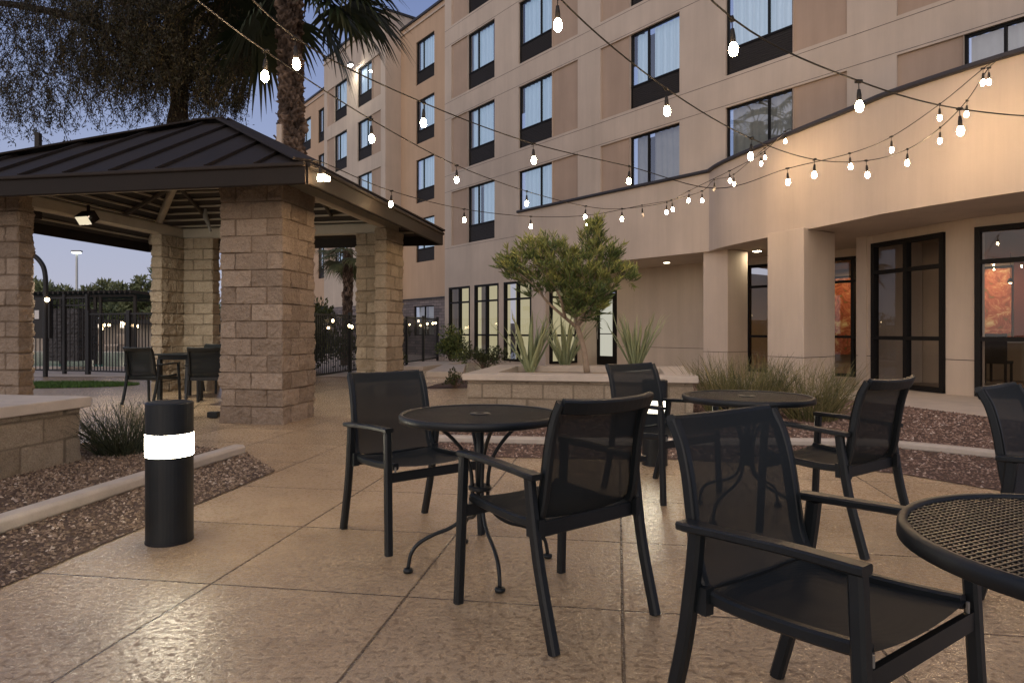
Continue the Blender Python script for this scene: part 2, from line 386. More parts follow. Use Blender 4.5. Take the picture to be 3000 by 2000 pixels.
# ================================================================= SETTING
u = Vector((math.sin(math.radians(10.2)), math.cos(math.radians(10.2)))); vv = Vector((u.y, -u.x))
def fr(o, a, b_):      # point o + a*v(right) + b*u(away)
    return (o[0]+vv.x*a+u.x*b_, o[1]+vv.y*a+u.y*b_)

ground = MB().sheet([(-220,-60),(220,-60),(220,260),(-220,260)], -.03).build('ground', mottled('dirt', (.17,.13,.10), .95, 1, .2, 20, .5, .02))
tag(ground, kind='structure')
patio = MB().sheet([(-16,-6),(14,-6),(14,34),(-16,34)], 0).build('patio', patio_m); tag(patio, kind='structure')

# gravel beds
def inpoly(x, y, poly):
    c = np.zeros(len(x), bool); n = len(poly)
    for i in range(n):
        x1, y1 = poly[i]; x2, y2 = poly[(i+1) % n]
        if y1 == y2: continue
        t = ((y1 > y) != (y2 > y)) & (x < (x2-x1)*(y-y1)/(y2-y1)+x1); c ^= t
    return c
octv = np.array([(1,0,0),(0,1,0),(-1,0,0),(0,-1,0),(0,0,1)]); octf = [(0,1,4),(1,2,4),(2,3,4),(3,0,4)]
def pebbles(name, poly, n, r0, r1, mat, z, label, bias=None):
    xs = [p[0] for p in poly]; ys = [p[1] for p in poly]
    X = rng.uniform(min(xs), max(xs), n*4); Yy = min(ys)+(max(ys)-min(ys))*rng.random(n*4)**(bias or 1)
    k = inpoly(X, Yy, poly); X = X[k][:n]; Yy = Yy[k][:n]; n = len(X)
    r = rng.uniform(r0, r1, n)*(.7+.5*np.clip((Yy-min(ys))/6, 0, 1)); a = rng.uniform(0, 2*PI, n)
    V = np.zeros((n, 4, 3, 3), np.float32); ca, sa = np.cos(a), np.sin(a); el = rng.uniform(.55, 1, n); hz = rng.uniform(.45, .9, n)
    jit = rng.uniform(.75, 1.25, (n, 5))
    tilt = rng.uniform(-.5, .5, (n, 2))
    def vert(i):
        o = octv[i]; x = o[0]*r*jit[:, i]+(tilt[:, 0]*r if i == 4 else 0); y = o[1]*r*el*jit[:, i]+(tilt[:, 1]*r if i == 4 else 0)
        return np.stack([X+x*ca-y*sa, Yy+x*sa+y*ca, z+o[2]*r*hz*jit[:, i]+0*x], 1)
    VV = [vert(i) for i in range(5)]
    for fi, f_ in enumerate(octf):
        for j, vi in enumerate(f_): V[:, fi, j] = VV[vi]
    tone = np.repeat(np.clip(rng.normal(.42, .25, n), 0, 1), 12)[:, None]*np.ones((1, 3))
    o = npmesh(name, V.reshape(-1, 3), n*4, mat, tone, k=3); return tag(o, label, 'gravel', kind='stuff')

bedL = [(-2.62,1.0),(-2.19,2.85),(-1.86,5.22),(-2.40,6.02),(-3.0,6.35),(-4.2,6.5),(-4.6,1.0)]
o = MB().sheet(bedL, .004).build('soil_bed', bed_brown); tag(o, kind='structure')
pebbles('gravel', bedL, 26000, .007, .017, pebble_brown, .006, 'brown gravel and bark chips in the bed by the left planter', 1.2)
bedR = [(-.72,9.2),(-.75,5.86),(.3,5.76),(1.37,5.69),(2.37,5.49),(2.99,5.13),(3.35,4.6),(4.0,3.4),(7.4,4.4),(6.6,6.2),(6.18,8.1),(5.75,9.6),(5.2,11.1),(4.3,13.4),(3.4,15.4),(2.2,13.0),(-.3,12.4)]
o = MB().sheet(bedR, .004).build('soil_bed', bed_red); tag(o, kind='structure')
pebbles('gravel', bedR, 34000, .010, .021, pebble_red, .006, 'reddish gravel between the patio and the right wing sidewalk', 1.5)
bedF = [(-1.75,12.7),(-.85,12.9),(-.7,15.4),(-1.25,15.6)]
o = MB().sheet(bedF, .004).build('soil_bed', bed_red); tag(o, kind='structure')
# sidewalk beside the wing
sw = [(5.2,11.1),(5.75,9.6),(6.18,8.1),(6.6,6.2),(7.4,4.4),(12,4.4),(12,12),(8.6,15.6),(4.0,21.5),(-.2,25.0),(-1.5,23.9),(2.7,18.0),(3.4,15.4),(4.3,13.4)]
o = MB().sheet(sw, .010).build('sidewalk', walk_conc); tag(o, kind='structure')
# lawn patch
lawn = [(-9.4+1.75*math.cos(a)*1.0, 13.6+.8*math.sin(a)) for a in [i*2*PI/24 for i in range(24)]]
o = MB().sheet(lawn, .006).build('lawn', mottled('lawn_soil', (.03,.055,.015), .95, 8, .3, 60, .8, .02)); tag(o, kind='structure')
n = 9000; X = rng.uniform(-11.3,-7.5,n*2); Yy = rng.uniform(12.8,14.4,n*2); k = inpoly(X, Yy, lawn); X = X[k][:n]; Yy = Yy[k][:n]; n = len(X)
a = rng.uniform(0, PI, n); h = rng.uniform(.03,.06,n); w = .008
V = np.zeros((n,3,3), np.float32); V[:,0] = np.stack([X-w*np.cos(a), Yy-w*np.sin(a), 0*X], 1); V[:,1] = np.stack([X+w*np.cos(a), Yy+w*np.sin(a), 0*X], 1)
V[:,2] = np.stack([X+rng.normal(0,.015,n), Yy+rng.normal(0,.015,n), h], 1)
tag(npmesh('grass', V.reshape(-1,3), n, leafmat('leaf_lawn', [(0,(.03,.07,.015)),(1,(.09,.17,.035))]), np.repeat(rng.random(n),3)[:,None]*np.ones((1,3)), k=3), 'short green lawn patch behind the left pillar', 'grass', kind='stuff')

# curbs
def curb(name, pts, w, h, label):
    pts = [Vector(p) for p in pts]; fine = []
    for i in range(len(pts)-1):
        for j in range(6): fine.append(pts[i].lerp(pts[i+1], j/6))
    fine.append(pts[-1]); fine = [Vector((p.x, p.y, h/2)) for p in fine]
    o = MB().bar(fine, w, h, None).build(name, curb_conc); bevel(o, .006)
    return tag(o, label, 'curb')
curb('concrete_curb', [(-3.15,1.2,0),(-2.80,3.68,0),(-2.55,5.35,0),(-2.44,5.95,0)], .13, .09, 'pale concrete curb strip running through the brown gravel at left')
curb('concrete_curb', [(-.78,6.62,0),(.32,6.47,0),(1.25,6.38,0),(2.6,6.42,0),(3.5,6.35,0),(3.95,6.0,0),(4.34,5.62,0),(4.75,4.9,0),(5.1,4.0,0)], .12, .07, 'curved concrete curb strip through the reddish gravel at right')

# planters
def planter(name, o, wv, wu, cz, label, seed, ds):
    r = empty(name, (o[0], o[1], 0), label, 'planter')
    P_ = [fr(o,0,0), fr(o,wv,0), fr(o,wv,wu), fr(o,0,wu)]
    blockwall('block_wall', P_, 0, cz-.09, block_far, r, ds, .010, seed=seed)
    e = .06; c = .34
    out_ = [fr(o,-e,-e), fr(o,wv+e,-e), fr(o,wv+e,wu+e), fr(o,-e,wu+e)]; inn = [fr(o,c,c), fr(o,wv-c,c), fr(o,wv-c,wu-c), fr(o,c,wu-c)]
    m_ = MB(); vs = [(*p, cz-.085) for p in out_]+[(*p, cz) for p in out_]+[(*p, cz) for p in inn]+[(*p, cz-.16) for p in inn]
    fs = []
    for i in range(4):
        j = (i+1) % 4
        fs += [(i, j, 4+j, 4+i), (4+i, 4+j, 8+j, 8+i), (8+i, 8+j, 12+j, 12+i), (j, i, 12+i, 12+j)]
    m_.add(vs, fs); k_ = m_.build('cap', cap_conc, r); bevel(k_, .008)
    MB().sheet(inn, cz-.10).build('soil', soil, r)
    return r
PLO = (-.60, 8.98)
planter('block_planter', PLO, 2.95, 2.4, .53, 'long block planter with concrete cap holding the small tree and aloes', 3, .02)
planter('block_planter', fr((-3.66,5.64), -2.4, -3.2), 2.4, 3.2, .545, 'block planter with concrete cap at the left edge beside the gazebo', 4, .016)

# ================================================================= GAZEBO
GO = (-2.70, 7.83)       # outer front-right corner of the pillar square; +v right, +u away
GW, GD, T_ = 4.45, 4.2, .21
gz = empty('gazebo', (*fr(GO, -GW/2, GD/2), 0), 'dark hip-roofed gazebo with standing seam roof on split-face block pillars', 'gazebo')
def Lp(cx, cy, sx, sy, arm=.81, t=T_):   # L pillar from outer corner; sx,sy = directions of the arms (along v, along u)
    q = [(0,0),(sx*arm,0),(sx*arm,sy*t),(sx*t,sy*t),(sx*t,sy*arm),(0,sy*arm)]
    return [fr(GO, cx+a, cy+b_) for a, b_ in q]
zt = 2.84
blockwall('pillar', Lp(0,0,-1,1), 0, zt, block_m, gz, .0127, .024, seed=11)
blockwall('pillar', Lp(-GW,0,1,1), 0, zt, block_m, gz, .02, .024, seed=12)
blockwall('pillar', Lp(0,GD,-1,-1), 0, zt, block_far, gz, .02, .024, seed=13)
blockwall('pillar', Lp(-GW,GD,1,-1), 0, zt, block_far, gz, .02, .024, seed=14)
# the right front pillar is closed behind by its return: fill its inner corner
OV = .62; zb_, zf = 2.66, 2.89
RW = GW+2*OV+.35; RD = 5.15                       # roof plan
R0 = (OV, -OV)                                    # front-right roof corner in gazebo coords
def gp(a, b_, z): p = fr(GO, a, b_); return (p[0], p[1], z)
xr, xl, yf, yb = R0[0], R0[0]-RW, R0[1], R0[1]+RD
apz = 4.27; ax, ay = (xr+xl)/2+.12, (yf+yb)/2
ridge = .25
A1 = (ax+ridge, ay); A2 = (ax-ridge, ay)
cor = [(xr,yf),(xl,yf),(xl,yb),(xr,yb)]
rf = MB()
def slope(dz, mb, flip=False, ins=0):
    c = [gp(xr-ins,yf+ins,zf+dz), gp(xl+ins,yf+ins,zf+dz), gp(xl+ins,yb-ins,zf+dz), gp(xr-ins,yb-ins,zf+dz)]; p1 = gp(*A1, apz+dz); p2 = gp(*A2, apz+dz)
    fs = [(0,4,5,1),(1,5,2),(2,5,4,3),(3,4,0)]
    if not flip: fs = [tuple(reversed(f_)) for f_ in fs]
    mb.add(c+[p1,p2], [tuple(reversed(f_)) for f_ in fs])
slope(0, rf); roof = rf.build('roof', roof_metal, gz)
dk = MB(); slope(-.05, dk, True, .03); dk.build('roof_deck', deck_dark, gz)
sm = MB()        # seams
def seam(p, q): sm.bar([p, q], .022, .045, None)
def hipz(t): return zf+(apz-zf)*t
pit = .60
for k_ in range(1, 40):          # front/back faces: seams run along u; x positions
    x = xr-k_*pit
    if x < xl+.1: break
    if x > A1[0]: t = (xr-x)/(xr-A1[0])
    elif x < A2[0]: t = (x-xl)/(A2[0]-xl)
    else: t = 1
    for y0, s_ in ((yf, 1), (yb, -1)):
        seam(Vector(gp(x, y0, zf+.02)), Vector(gp(x, y0+s_*t*(ay-yf), hipz(t)+.02)))
for k_ in range(1, 40):
    y = yf+k_*pit
    if y > yb-.1: break
    t = (y-yf)/(ay-yf) if y < ay else (yb-y)/(yb-ay)
    seam(Vector(gp(xr, y, zf+.02)), Vector(gp(xr-t*(xr-A1[0]), y, hipz(t)+.02)))
    seam(Vector(gp(xl, y, zf+.02)), Vector(gp(xl+t*(A2[0]-xl), y, hipz(t)+.02)))
sm.build('seam', roof_metal, roof)
hc = MB()
for c_, A_ in ((cor[0],A1),(cor[1],A2),(cor[2],A2),(cor[3],A1)):
    hc.bar([gp(*c_, zf+.035), gp(*A_, apz+.035)], .28, .03)
hc.bar([gp(A1[0],A1[1],apz+.045), gp(A2[0],A2[1],apz+.045)], .2, .03, (*u,0))
hc.build('ridge_cap', roof_metal, roof)
fa = MB()
zc = (zb_+zf)/2
for i in range(4):
    a, b_ = cor[i], cor[(i+1) % 4]
    fa.bar([gp(*a, zc), gp(*b_, zc)], .05, zf-zb_-.02, None)
fa.build('fascia', fascia_metal, gz)
dr = MB()
for i in range(4):
    a, b_ = cor[i], cor[(i+1) % 4]
    dr.bar([gp(*a, zf-.01), gp(*b_, zf-.01)], .11, .045, None)
dr.build('drip_edge', roof_metal, gz)
# perimeter beams on the pillars, with a light painted inner side, hip rafters and purlins
bm_ = MB(); zb2 = zt
xi, xo, yi, yo = -T_/2, -GW+T_/2, T_/2, GD-T_/2
for (a, b_) in (((xi,yi),(xo,yi)), ((xi,yo),(xo,yo)), ((xi,yi),(xi,yo)), ((xo,yi),(xo,yo))):
    bm_.bar([gp(*a, 2.94), gp(*b_, 2.94)], .12, .20)
bm_.build('perimeter_beam', beam_paint, gz)
for c_, A_ in ((cor[0],A1),(cor[1],A2),(cor[2],A2),(cor[3],A1)):
    MB().bar([gp(c_[0]*.93+A_[0]*.07, c_[1]*.93+A_[1]*.07, zf+(apz-zf)*.07-.13), gp(*A_, apz-.13)], .10, .14).build('hip_rafter', beam_paint, gz)
pl = MB()
for k_ in range(1, 15):
    t = k_/15.5; z = zf+(apz-zf)*t-.085
    q = [(xr+(A1[0]-xr)*t, yf+(ay-yf)*t), (xl+(A2[0]-xl)*t, yf+(ay-yf)*t), (xl+(A2[0]-xl)*t, yb+(ay-yb)*t), (xr+(A1[0]-xr)*t, yb+(ay-yb)*t)]
    for i in range(4): pl.bar([gp(*q[i], z), gp(*q[(i+1) % 4], z)], .03, .035)
pl.build('purlin', beam_paint, gz)  # pale purlins on a dark deck: lit edges put into the colour
raft_m = mottled('rafter_paint', (.07,.06,.05), .6, 3, .12, 60, .1, .002)
class _RB:
    def bar(s_, *a): MB().bar(*a).build('rafter', raft_m, gz)
rb = _RB()
for fx in (.3, .7):
    x = xl+(xr-xl)*fx; t = min((xr-x)/(xr-A1[0]), (x-xl)/(A2[0]-xl))
    for y0, s_ in ((yf,1),(yb,-1)): rb.bar([gp(x, y0+s_*.72, hipz(.72/(ay-yf))-.13), gp(x, y0+s_*t*(ay-yf), hipz(t)-.13)], .05, .07)
for fy in (.3, .7):
    y = yf+(yb-yf)*fy; t = (y-yf)/(ay-yf) if y < ay else (yb-y)/(yb-ay)
    rb.bar([gp(xr-.72, y, hipz(.72/(xr-A1[0]))-.13), gp(xr-t*(xr-A1[0]), y, hipz(t)-.13)], .05, .07); rb.bar([gp(xl+.72, y, hipz(.72/(A2[0]-xl))-.13), gp(xl+t*(A2[0]-xl), y, hipz(t)-.13)], .05, .07)

# floodlight under the left beam
fp = P(255, 638, 9.6)
fl = empty('floodlight', tuple(fp), 'square white floodlight hung under the left beam of the gazebo', 'floodlight')
Mx = Matrix.Rotation(math.radians(-18), 3, 'Z') @ Matrix.Rotation(math.radians(38), 3, 'X')
o = MB().box(fp, (.25,.16,.15), 0, Mx).build('housing', fascia_metal, fl); bevel(o, .01)
o = MB().box(fp+Mx @ Vector((.01,-.085,0)), (.22,.012,.125), 0, Mx).build('lens', flood_e, fl)
MB().box(fp+Vector((0,.03,.12)), (.03,.03,.14)).build('bracket', fascia_metal, fl)
al = area0('floodlight_beam', fp+Mx @ Vector((.01,-.11,0)), .2, 115, (1,.93,.80)); al.rotation_euler = Vector((.35,.30,-.45)).to_track_quat('-Z','Y').to_euler()
# ceiling fixture hook seen in the back corner
cp = P(602, 640, 11.3)
MB().tube([cp+Vector((.0,0,.16)), cp+Vector((0,0,.02)), cp+Vector((.05,0,-.10)), cp+Vector((.09,0,-.22))], [.02,.045,.03,.02], 8).build('ceiling_fixture', lum_metal)
tag(bpy.data.objects['ceiling_fixture'], 'small metal fixture hanging in the back corner under the gazebo roof', 'light fixture')
# glowing box added for the first bulb's reflection on the right fascia
lp = Vector(gp(xr+.07, yf+.28, 2.80))
cl = empty('eave_glow', tuple(lp), 'small glowing box added for the bulb reflection on the right eave of the gazebo near its corner', 'lamp')
MB().box(lp+Vector((0,0,.05)), (.06,.10,.05)).build('housing', fascia_metal, cl)
MB().box(lp, (.07,.16,.05), -math.radians(10.2)).build('lens', emit('eave_glow_face', (1,.80,.52), 9), cl)
# posts sticking up behind the roof
for (px, py0, py1, Y, w, mt, lb) in ((112,390,452,10.4,.075,'pergola_wood','dark post stub rising above the left side of the gazebo roof'), (820,366,450,12.75,.10,'stucco','pale post stub rising behind the right side of the gazebo roof')):
    a = P(px, py0, Y); o = MB().box((a.x, a.y, (a.z+2.85)/2), (w, w, a.z-2.85)).build('roof_post', mt); bevel(o, .006); tag(o, lb, 'post')
# small dark box at pillar foot
q = G(626, 1224); o = MB().box((q.x, q.y, .045), (.13,.10,.07)).build('junction_box', dark_metal); bevel(o, .006); tag(o, 'small black box on the ground at the foot of the front gazebo pillar', 'box')

# ================================================================= BOLLARDS
def bollard(name, x, y, r, h, label, z0=.45, z1=.567):
    b_ = empty(name, (x, y, 0), label, 'bollard light', 'bollard lights along the patio edge')
    MB().lathe([(r,0),(r,z0)], (x,y,0), 40).build('base', dark_metal, b_, smooth=False)
    MB().lathe([(r*1.0,z0+.001),(r*1.015,z0+.004),(r*1.015,z1-.004),(r,z1-.001)], (x,y,0), 40).build('lens', bollard_e, b_)
    o = MB().lathe([(r,z1),(r,h-.006),(r-.006,h)], (x,y,0), 40).build('cap', dark_metal, b_)
    MB().lathe([(r*1.02,.002),(r*1.02,.012)], (x,y,0), 40).build('base_ring', fence_metal, b_)
    return b_
bollard('bollard_light', -1.80, 3.50, .1145, .73, 'black round bollard with glowing white band beside the brown gravel')
bollard('bollard_light', 1.18, 5.50, .104, .70, 'black round bollard with glowing band behind the chair at the far table', .43, .535)

# ================================================================= CHAIRS
def smooth_path(pts, k=5):
    pts = [Vector(p) for p in pts]; out_ = []
    for i in range(len(pts)-1):
        p0 = pts[max(i-1,0)]; p1 = pts[i]; p2 = pts[i+1]; p3 = pts[min(i+2,len(pts)-1)]
        for j in range(k):
            t = j/k; out_.append(.5*((2*p1)+(p2-p0)*t+(2*p0-5*p1+4*p2-p3)*t*t+(-p0+3*p1-3*p2+p3)*t**3))
    out_.append(pts[-1]); return out_
def make_chair():
    r = empty('patio_chair', (0,0,0))
    X = (1,0,0)
    for s in (-1, 1):
        MB().bar(smooth_path([(s*.272,.250,.598),(s*.276,.264,.30),(s*.280,.278,0)]), [.038]*11, [.034]*11, X).build('front_leg', dark_metal, r, world=False)
        MB().bar(smooth_path([(s*.272,-.165,.582),(s*.270,-.18,.46),(s*.266,-.215,.26),(s*.262,-.285,0)]), .036, .040, X).build('rear_leg', dark_metal, r, world=False)
        MB().bar(smooth_path([(s*.272,.270,.610),(s*.274,.10,.608),(s*.275,-.06,.600),(s*.276,-.212,.592)]), [.046]*12+[.052,.056,.056,.050], .022, X).build('armrest', dark_metal, r, world=False)
        # sling rail: seat rail turning up into the back upright
        pts = smooth_path([(s*.228,.255,.425),(s*.232,.10,.412),(s*.235,-.08,.408),(s*.236,-.165,.425),(s*.234,-.195,.49),(s*.232,-.212,.60),(s*.230,-.228,.70),(s*.228,-.252,.79),(s*.226,-.284,.852)], 4)
        MB().bar(pts, .030, .034, X).build('sling_rail', dark_metal, r, world=False)
        MB().box((s*.252,-.175,.405), (.03,.07,.07)).build('bracket', dark_metal, r, world=False)
    # seat sling
    n = 10; prof = smooth_path([(0,.262,.428),(0,.10,.410),(0,-.08,.406),(0,-.165,.424)], 4)
    def sheet(prof, hw0, hw1, sag, name, thick=.004):
        V = []; Fq = []; m_ = len(prof)
        for i, p in enumerate(prof):
            hw = hw0+(hw1-hw0)*i/(m_-1)
            t = (prof[min(i+1,m_-1)]-prof[max(i-1,0)]).normalized(); nrm = Vector((1,0,0)).cross(t)
            for j in range(n+1):
                x = -1+2*j/n; dd = sag*(1-x*x)
                q = p+nrm*dd; V.append((x*hw, q.y, q.z))
        for i in range(m_-1):
            for j in range(n): a = i*(n+1)+j; Fq.append((a, a+1, a+n+2, a+n+1))
        mb = MB(); mb.v = V; mb.f = Fq
        return mb.build(name, seat_m if name == 'seat' else sling_m, r, smooth=True, world=False)
    sheet(prof, .228, .238, .016, 'seat')
    profb = smooth_path([(0,-.150,.432),(0,-.176,.49),(0,-.193,.60),(0,-.209,.70),(0,-.233,.79),(0,-.258,.84),(0,-.268,.862)], 4)
    sheet(profb, .250, .238, .026, 'backrest')
    # top rail, stretchers and bolts
    top = [(-.226,-.286,.842),(-.14,-.310,.836),(0,-.320,.833),(.14,-.310,.836),(.226,-.286,.842)]
    MB().bar(smooth_path(top, 4), .026, .055, (0,.93,.36)).build('top_rail', dark_metal, r, world=False)
    MB().box((0,.262,.375), (.52,.016,.046)).build('front_stretcher', dark_metal, r, world=False)
    MB().bar([(-.235,-.178,.395),(.235,-.178,.395)], .016, .055, (0,1,0)).build('rear_stretcher', dark_metal, r, world=False)
    for s in (-1, 1): MB().tube([(s*.235,.262,.395),(s*.235,.262,.425)], .005, 6).build('bolt', lum_metal, r, world=False)
    return r
chair0 = make_chair(); used = False
def place_chair(x, y, ang, label, group='patio chairs around the round tables'):
    global used
    c = chair0 if not used else copy_tree(chair0); used = True
    c.location = (x, y, 0); c.rotation_euler = (0, 0, math.radians(ang-90)); c['label'] = label; c['category'] = 'chair'; c['group'] = group
    return c
place_chair(-.558, 3.656, -51.5, 'black mesh patio chair on the left of the nearest whole round table, facing it')
place_chair(.175, 2.65, 128, 'black mesh patio chair in the front centre, its back turned to the viewer')
place_chair(.795, 1.741, -54.8, 'largest black mesh patio chair, in the right foreground beside the cropped round table')
place_chair(1.75, 3.60, 126, 'black mesh patio chair right of the far round table, its back to the red gravel')
place_chair(1.024, 4.597, -54.5, 'black mesh patio chair in front of the bollard, left of the far round table')
place_chair(2.30, 2.68, -52, 'black mesh patio chair cut by the right edge, behind the cropped round table')
gg = 'chairs around the table inside the gazebo'
place_chair(-5.50, 10.15, 78, 'dark mesh chair inside the gazebo on the left of the square table', gg)
place_chair(-4.55, 10.05, 96, 'dark mesh chair inside the gazebo half hidden by the front pillar', gg)
place_chair(-5.46, 12.0, -95, 'dark mesh chair on the far side of the square gazebo table', gg)

# ================================================================= TABLES
def make_table(cx, cy, label, a0, R_=.378, zt=.715, pitch=.013, rot=.45):
    r = empty('round_table', (cx, cy, 0), label, 'table', 'round metal mesh patio tables')
    # rim
    prof = [(R_-.020,zt-.012),(R_-.018,zt+.001),(R_-.006,zt+.003),(R_,zt-.004),(R_+.001,zt-.030),(R_-.008,zt-.034),(R_-.012,zt-.012)]
    k_ = 72; vs = [(cx+p[0]*math.cos(2*PI*q/k_), cy+p[0]*math.sin(2*PI*q/k_), p[1]) for p in prof for q in range(k_)]; m_ = len(prof)
    fs = [(i*k_+q, i*k_+(q+1) % k_, ((i+1) % m_)*k_+(q+1) % k_, ((i+1) % m_)*k_+q) for i in range(m_) for q in range(k_)]
    MB().add(vs, fs).build('rim', dark_metal, r, smooth=True)
    # expanded-metal top: two families of strands
    ms = MB(); Rr = R_-.014; Ri = .042
    for fam, an in enumerate((rot, rot+math.radians(54))):
        d = Vector((math.cos(an), math.sin(an))); nn = Vector((-d.y, d.x)); kk = int(Rr/pitch)
        for i in range(-kk, kk+1):
            o_ = i*pitch; hl = math.sqrt(max(0, Rr*Rr-o_*o_))
            segs = [(-hl, hl)] if abs(o_) > Ri else [(-hl, -math.sqrt(Ri*Ri-o_*o_)), (math.sqrt(Ri*Ri-o_*o_), hl)]
            for s0, s1 in segs:
                if s1-s0 < .01: continue
                p = Vector((cx, cy))+nn*o_+d*((s0+s1)/2)
                ms.box((p.x, p.y, zt-.006-fam*.0012), (s1-s0, .0046, .0035), an)
    ms.build('mesh_top', dark_metal, r)
    MB().lathe([(.020,zt-.006),(.022,zt+.002),(.046,zt+.001),(.050,zt-.004),(.046,zt-.008)], (cx,cy,0), 32).build('umbrella_ring', dark_metal, r, smooth=True)
    MB().tube([(cx,cy,zt-.01),(cx,cy,.30)], .0185, 14).build('centre_tube', dark_metal, r, smooth=True)
    for q in range(4):
        an = math.radians(a0+90*q); c_, s_ = math.cos(an), math.sin(an)
        pr = [(.27,zt-.022),(.215,zt-.045),(.13,.60),(.070,.52),(.045,.45),(.038,.37),(.042,.30),(.075,.235),(.14,.19),(.22,.165),(.29,.13),(.325,.085),(.338,.02)]
        MB().tube(smooth_path([(cx+a*c_, cy+a*s_, z) for a, z in pr], 4), .0088, 10).build('leg', dark_metal, r, smooth=True)
        MB().lathe([(.012,.002),(.021,.004),(.023,.012),(.021,.020),(.010,.024)], (cx+.338*c_, cy+.338*s_, 0), 14).build('foot', dark_metal, r, smooth=True)
    MB().lathe([(.05,.355),(.055,.36),(.055,.372),(.05,.377)], (cx,cy,0), 20).build('leg_collar', dark_metal, r)
    return r
make_table(-.150, 3.13, 'round black mesh table in the middle of the patio, between two chairs', 17)
make_table(1.405, 3.98, 'far round black mesh table in front of the spiky grass', 38)
make_table(1.135, 1.195, 'nearest round black mesh table, cropped by the right edge', 10, .385)
# square table in the gazebo
tb = empty('square_table', (-5.25, 11.0, 0), 'dark square table standing inside the gazebo', 'table')
o = MB().box((-5.25,11.0,.725), (.85,.85,.03), -math.radians(10)).build('tabletop', dark_metal, tb); bevel(o)
o = MB().box((-5.25,11.0,.675), (.76,.76,.06), -math.radians(10)).build('apron', dark_metal, tb)
for sx_ in (-1,1):
    for sy_ in (-1,1):
        p = Matrix.Rotation(-math.radians(10), 2) @ Vector((sx_*.36, sy_*.36))
        MB().box((-5.25+p.x, 11.0+p.y, .325), (.06,.06,.65), -math.radians(10)).build('leg', dark_metal, tb)

# ================================================================= HOTEL BUILDING
S = .89
A0 = Vector((-1.787*S, 26.8*S)); E = Vector((.61,-.793)).normalized(); NN = Vector((-E.y, E.x))   # along facade (towards viewer, right); away
zz = lambda z: 1.1+(z-1.1)*S
def BW(t, n, z): return (A0.x+E.x*t+NN.x*n, A0.y+E.y*t+NN.y*n, z)
hotel = empty('hotel_building', BW(2,3,0), 'large tan stucco hotel with rows of guest windows and a curved one-storey wing', 'building')
def facade(name, t0, t1, z0, z1, n, holes, mat, depth=.14, flipn=False, frame=BW, panels=(), pdepth=.05):
    """wall in the plane n with rectangular holes (t0,t1,z0,z1); panels = shallow recesses"""
    allh = [(*h_, 1) for h_ in holes]+[(*p, 0) for p in panels]
    ts = sorted({t0, t1, *[h_[0] for h_ in allh], *[h_[1] for h_ in allh]}); zs = sorted({z0, z1, *[h_[2] for h_ in allh], *[h_[3] for h_ in allh]})
    ts = [t for t in ts if t0-1e-6 <= t <= t1+1e-6]; zs = [z for z in zs if z0-1e-6 <= z <= z1+1e-6]
    w = MB()
    for i in range(len(ts)-1):
        for j in range(len(zs)-1):
            tm, zm = (ts[i]+ts[i+1])/2, (zs[j]+zs[j+1])/2
            if any(h_[0] < tm < h_[1] and h_[2] < zm < h_[3] for h_ in allh): continue
            w.quad(frame(ts[i],n,zs[j]), frame(ts[i+1],n,zs[j]), frame(ts[i+1],n,zs[j+1]), frame(ts[i],n,zs[j+1]))
    for h_ in allh:
        a, b_, c, d, kind = h_; dp = depth if kind else pdepth
        for (p, q) in (((a,c),(b_,c)), ((b_,c),(b_,d)), ((b_,d),(a,d)), ((a,d),(a,c))):
            w.quad(frame(p[0],n,p[1]), frame(p[0],n+dp,p[1]), frame(q[0],n+dp,q[1]), frame(q[0],n,q[1]))
    o = w.build(name, mat, hotel)
    if panels:
        for (a, b_, c, d) in panels: MB().quad(frame(a,n+pdepth,c), frame(b_,n+pdepth,c), frame(b_,n+pdepth,d), frame(a,n+pdepth,d)).build('wall_panel', stucco_panel, hotel)
    return o
rows = [4.262, 6.985, 9.708, 12.43]; WH, GH, WW = 1.99, .60, 1.64

def proto_window(W, Hh, gh, mull, dim=False, var=0):
    """local: x along facade, y away, z up from window bottom"""
    r = empty('window_proto', (0,0,0)); f = .045
    m_ = MB()
    m_.box((W/2,.05,f/2), (W,.06,f)).box((W/2,.05,Hh-f/2), (W,.06,f)).box((f/2,.05,Hh/2), (f,.06,Hh)).box((W-f/2,.05,Hh/2), (f,.06,Hh))
    m_.box((W/2,.045,gh), (W,.065,f*1.1)); m_.box((mull*W,.05,(gh+Hh)/2), (f*.9,.055,Hh-gh))
    if not gh: pass
    o = m_.build('window', win_frame, None, world=False)
    MB().quad((f,.06,gh+.02),(W-f,.06,gh+.02),(W-f,.06,Hh-f),(f,.06,Hh-f)).build('pane', room_glass, o, world=False)
    if gh > .05:
        g = MB().box((W/2,.06,gh/2), (W-2*f,.03,gh-f))
        for k_ in range(11): g.box((W/2,.035,.05+k_*(gh-.1)/10), (W-2*f-.02,.018,.014))
        g.build('grille', grille_m, o, world=False)
    c = MB(); kx = 44; V = []
    for i in range(kx+1):
        x = f+(W-2*f)*i/kx; y = .20+.030*math.sin(i*1.15+.6*math.sin(i*.37+var*2.1)+var)
        V += [(x,y,gh), (x,y,Hh)]
    gap = {0:(99,99),1:(int(kx*mull)-2,int(kx*mull)+2),2:(0,5),3:(kx-9,kx)}[var]
    c.v = V; c.f = [(2*i, 2*i+2, 2*i+3, 2*i+1) for i in range(kx) if not gap[0] <= i < gap[1]]
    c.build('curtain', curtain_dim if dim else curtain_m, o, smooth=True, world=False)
    rm = MB(); rm.quad((0,.42,0),(W,.42,0),(W,.42,Hh),(0,.42,Hh)); rm.build('shade_liner', deck_dark, o, world=False)
    bpy.data.objects.remove(r)
    return o
ang = math.atan2(E.y, E.x)
WP = {}; WR = random.Random(21)
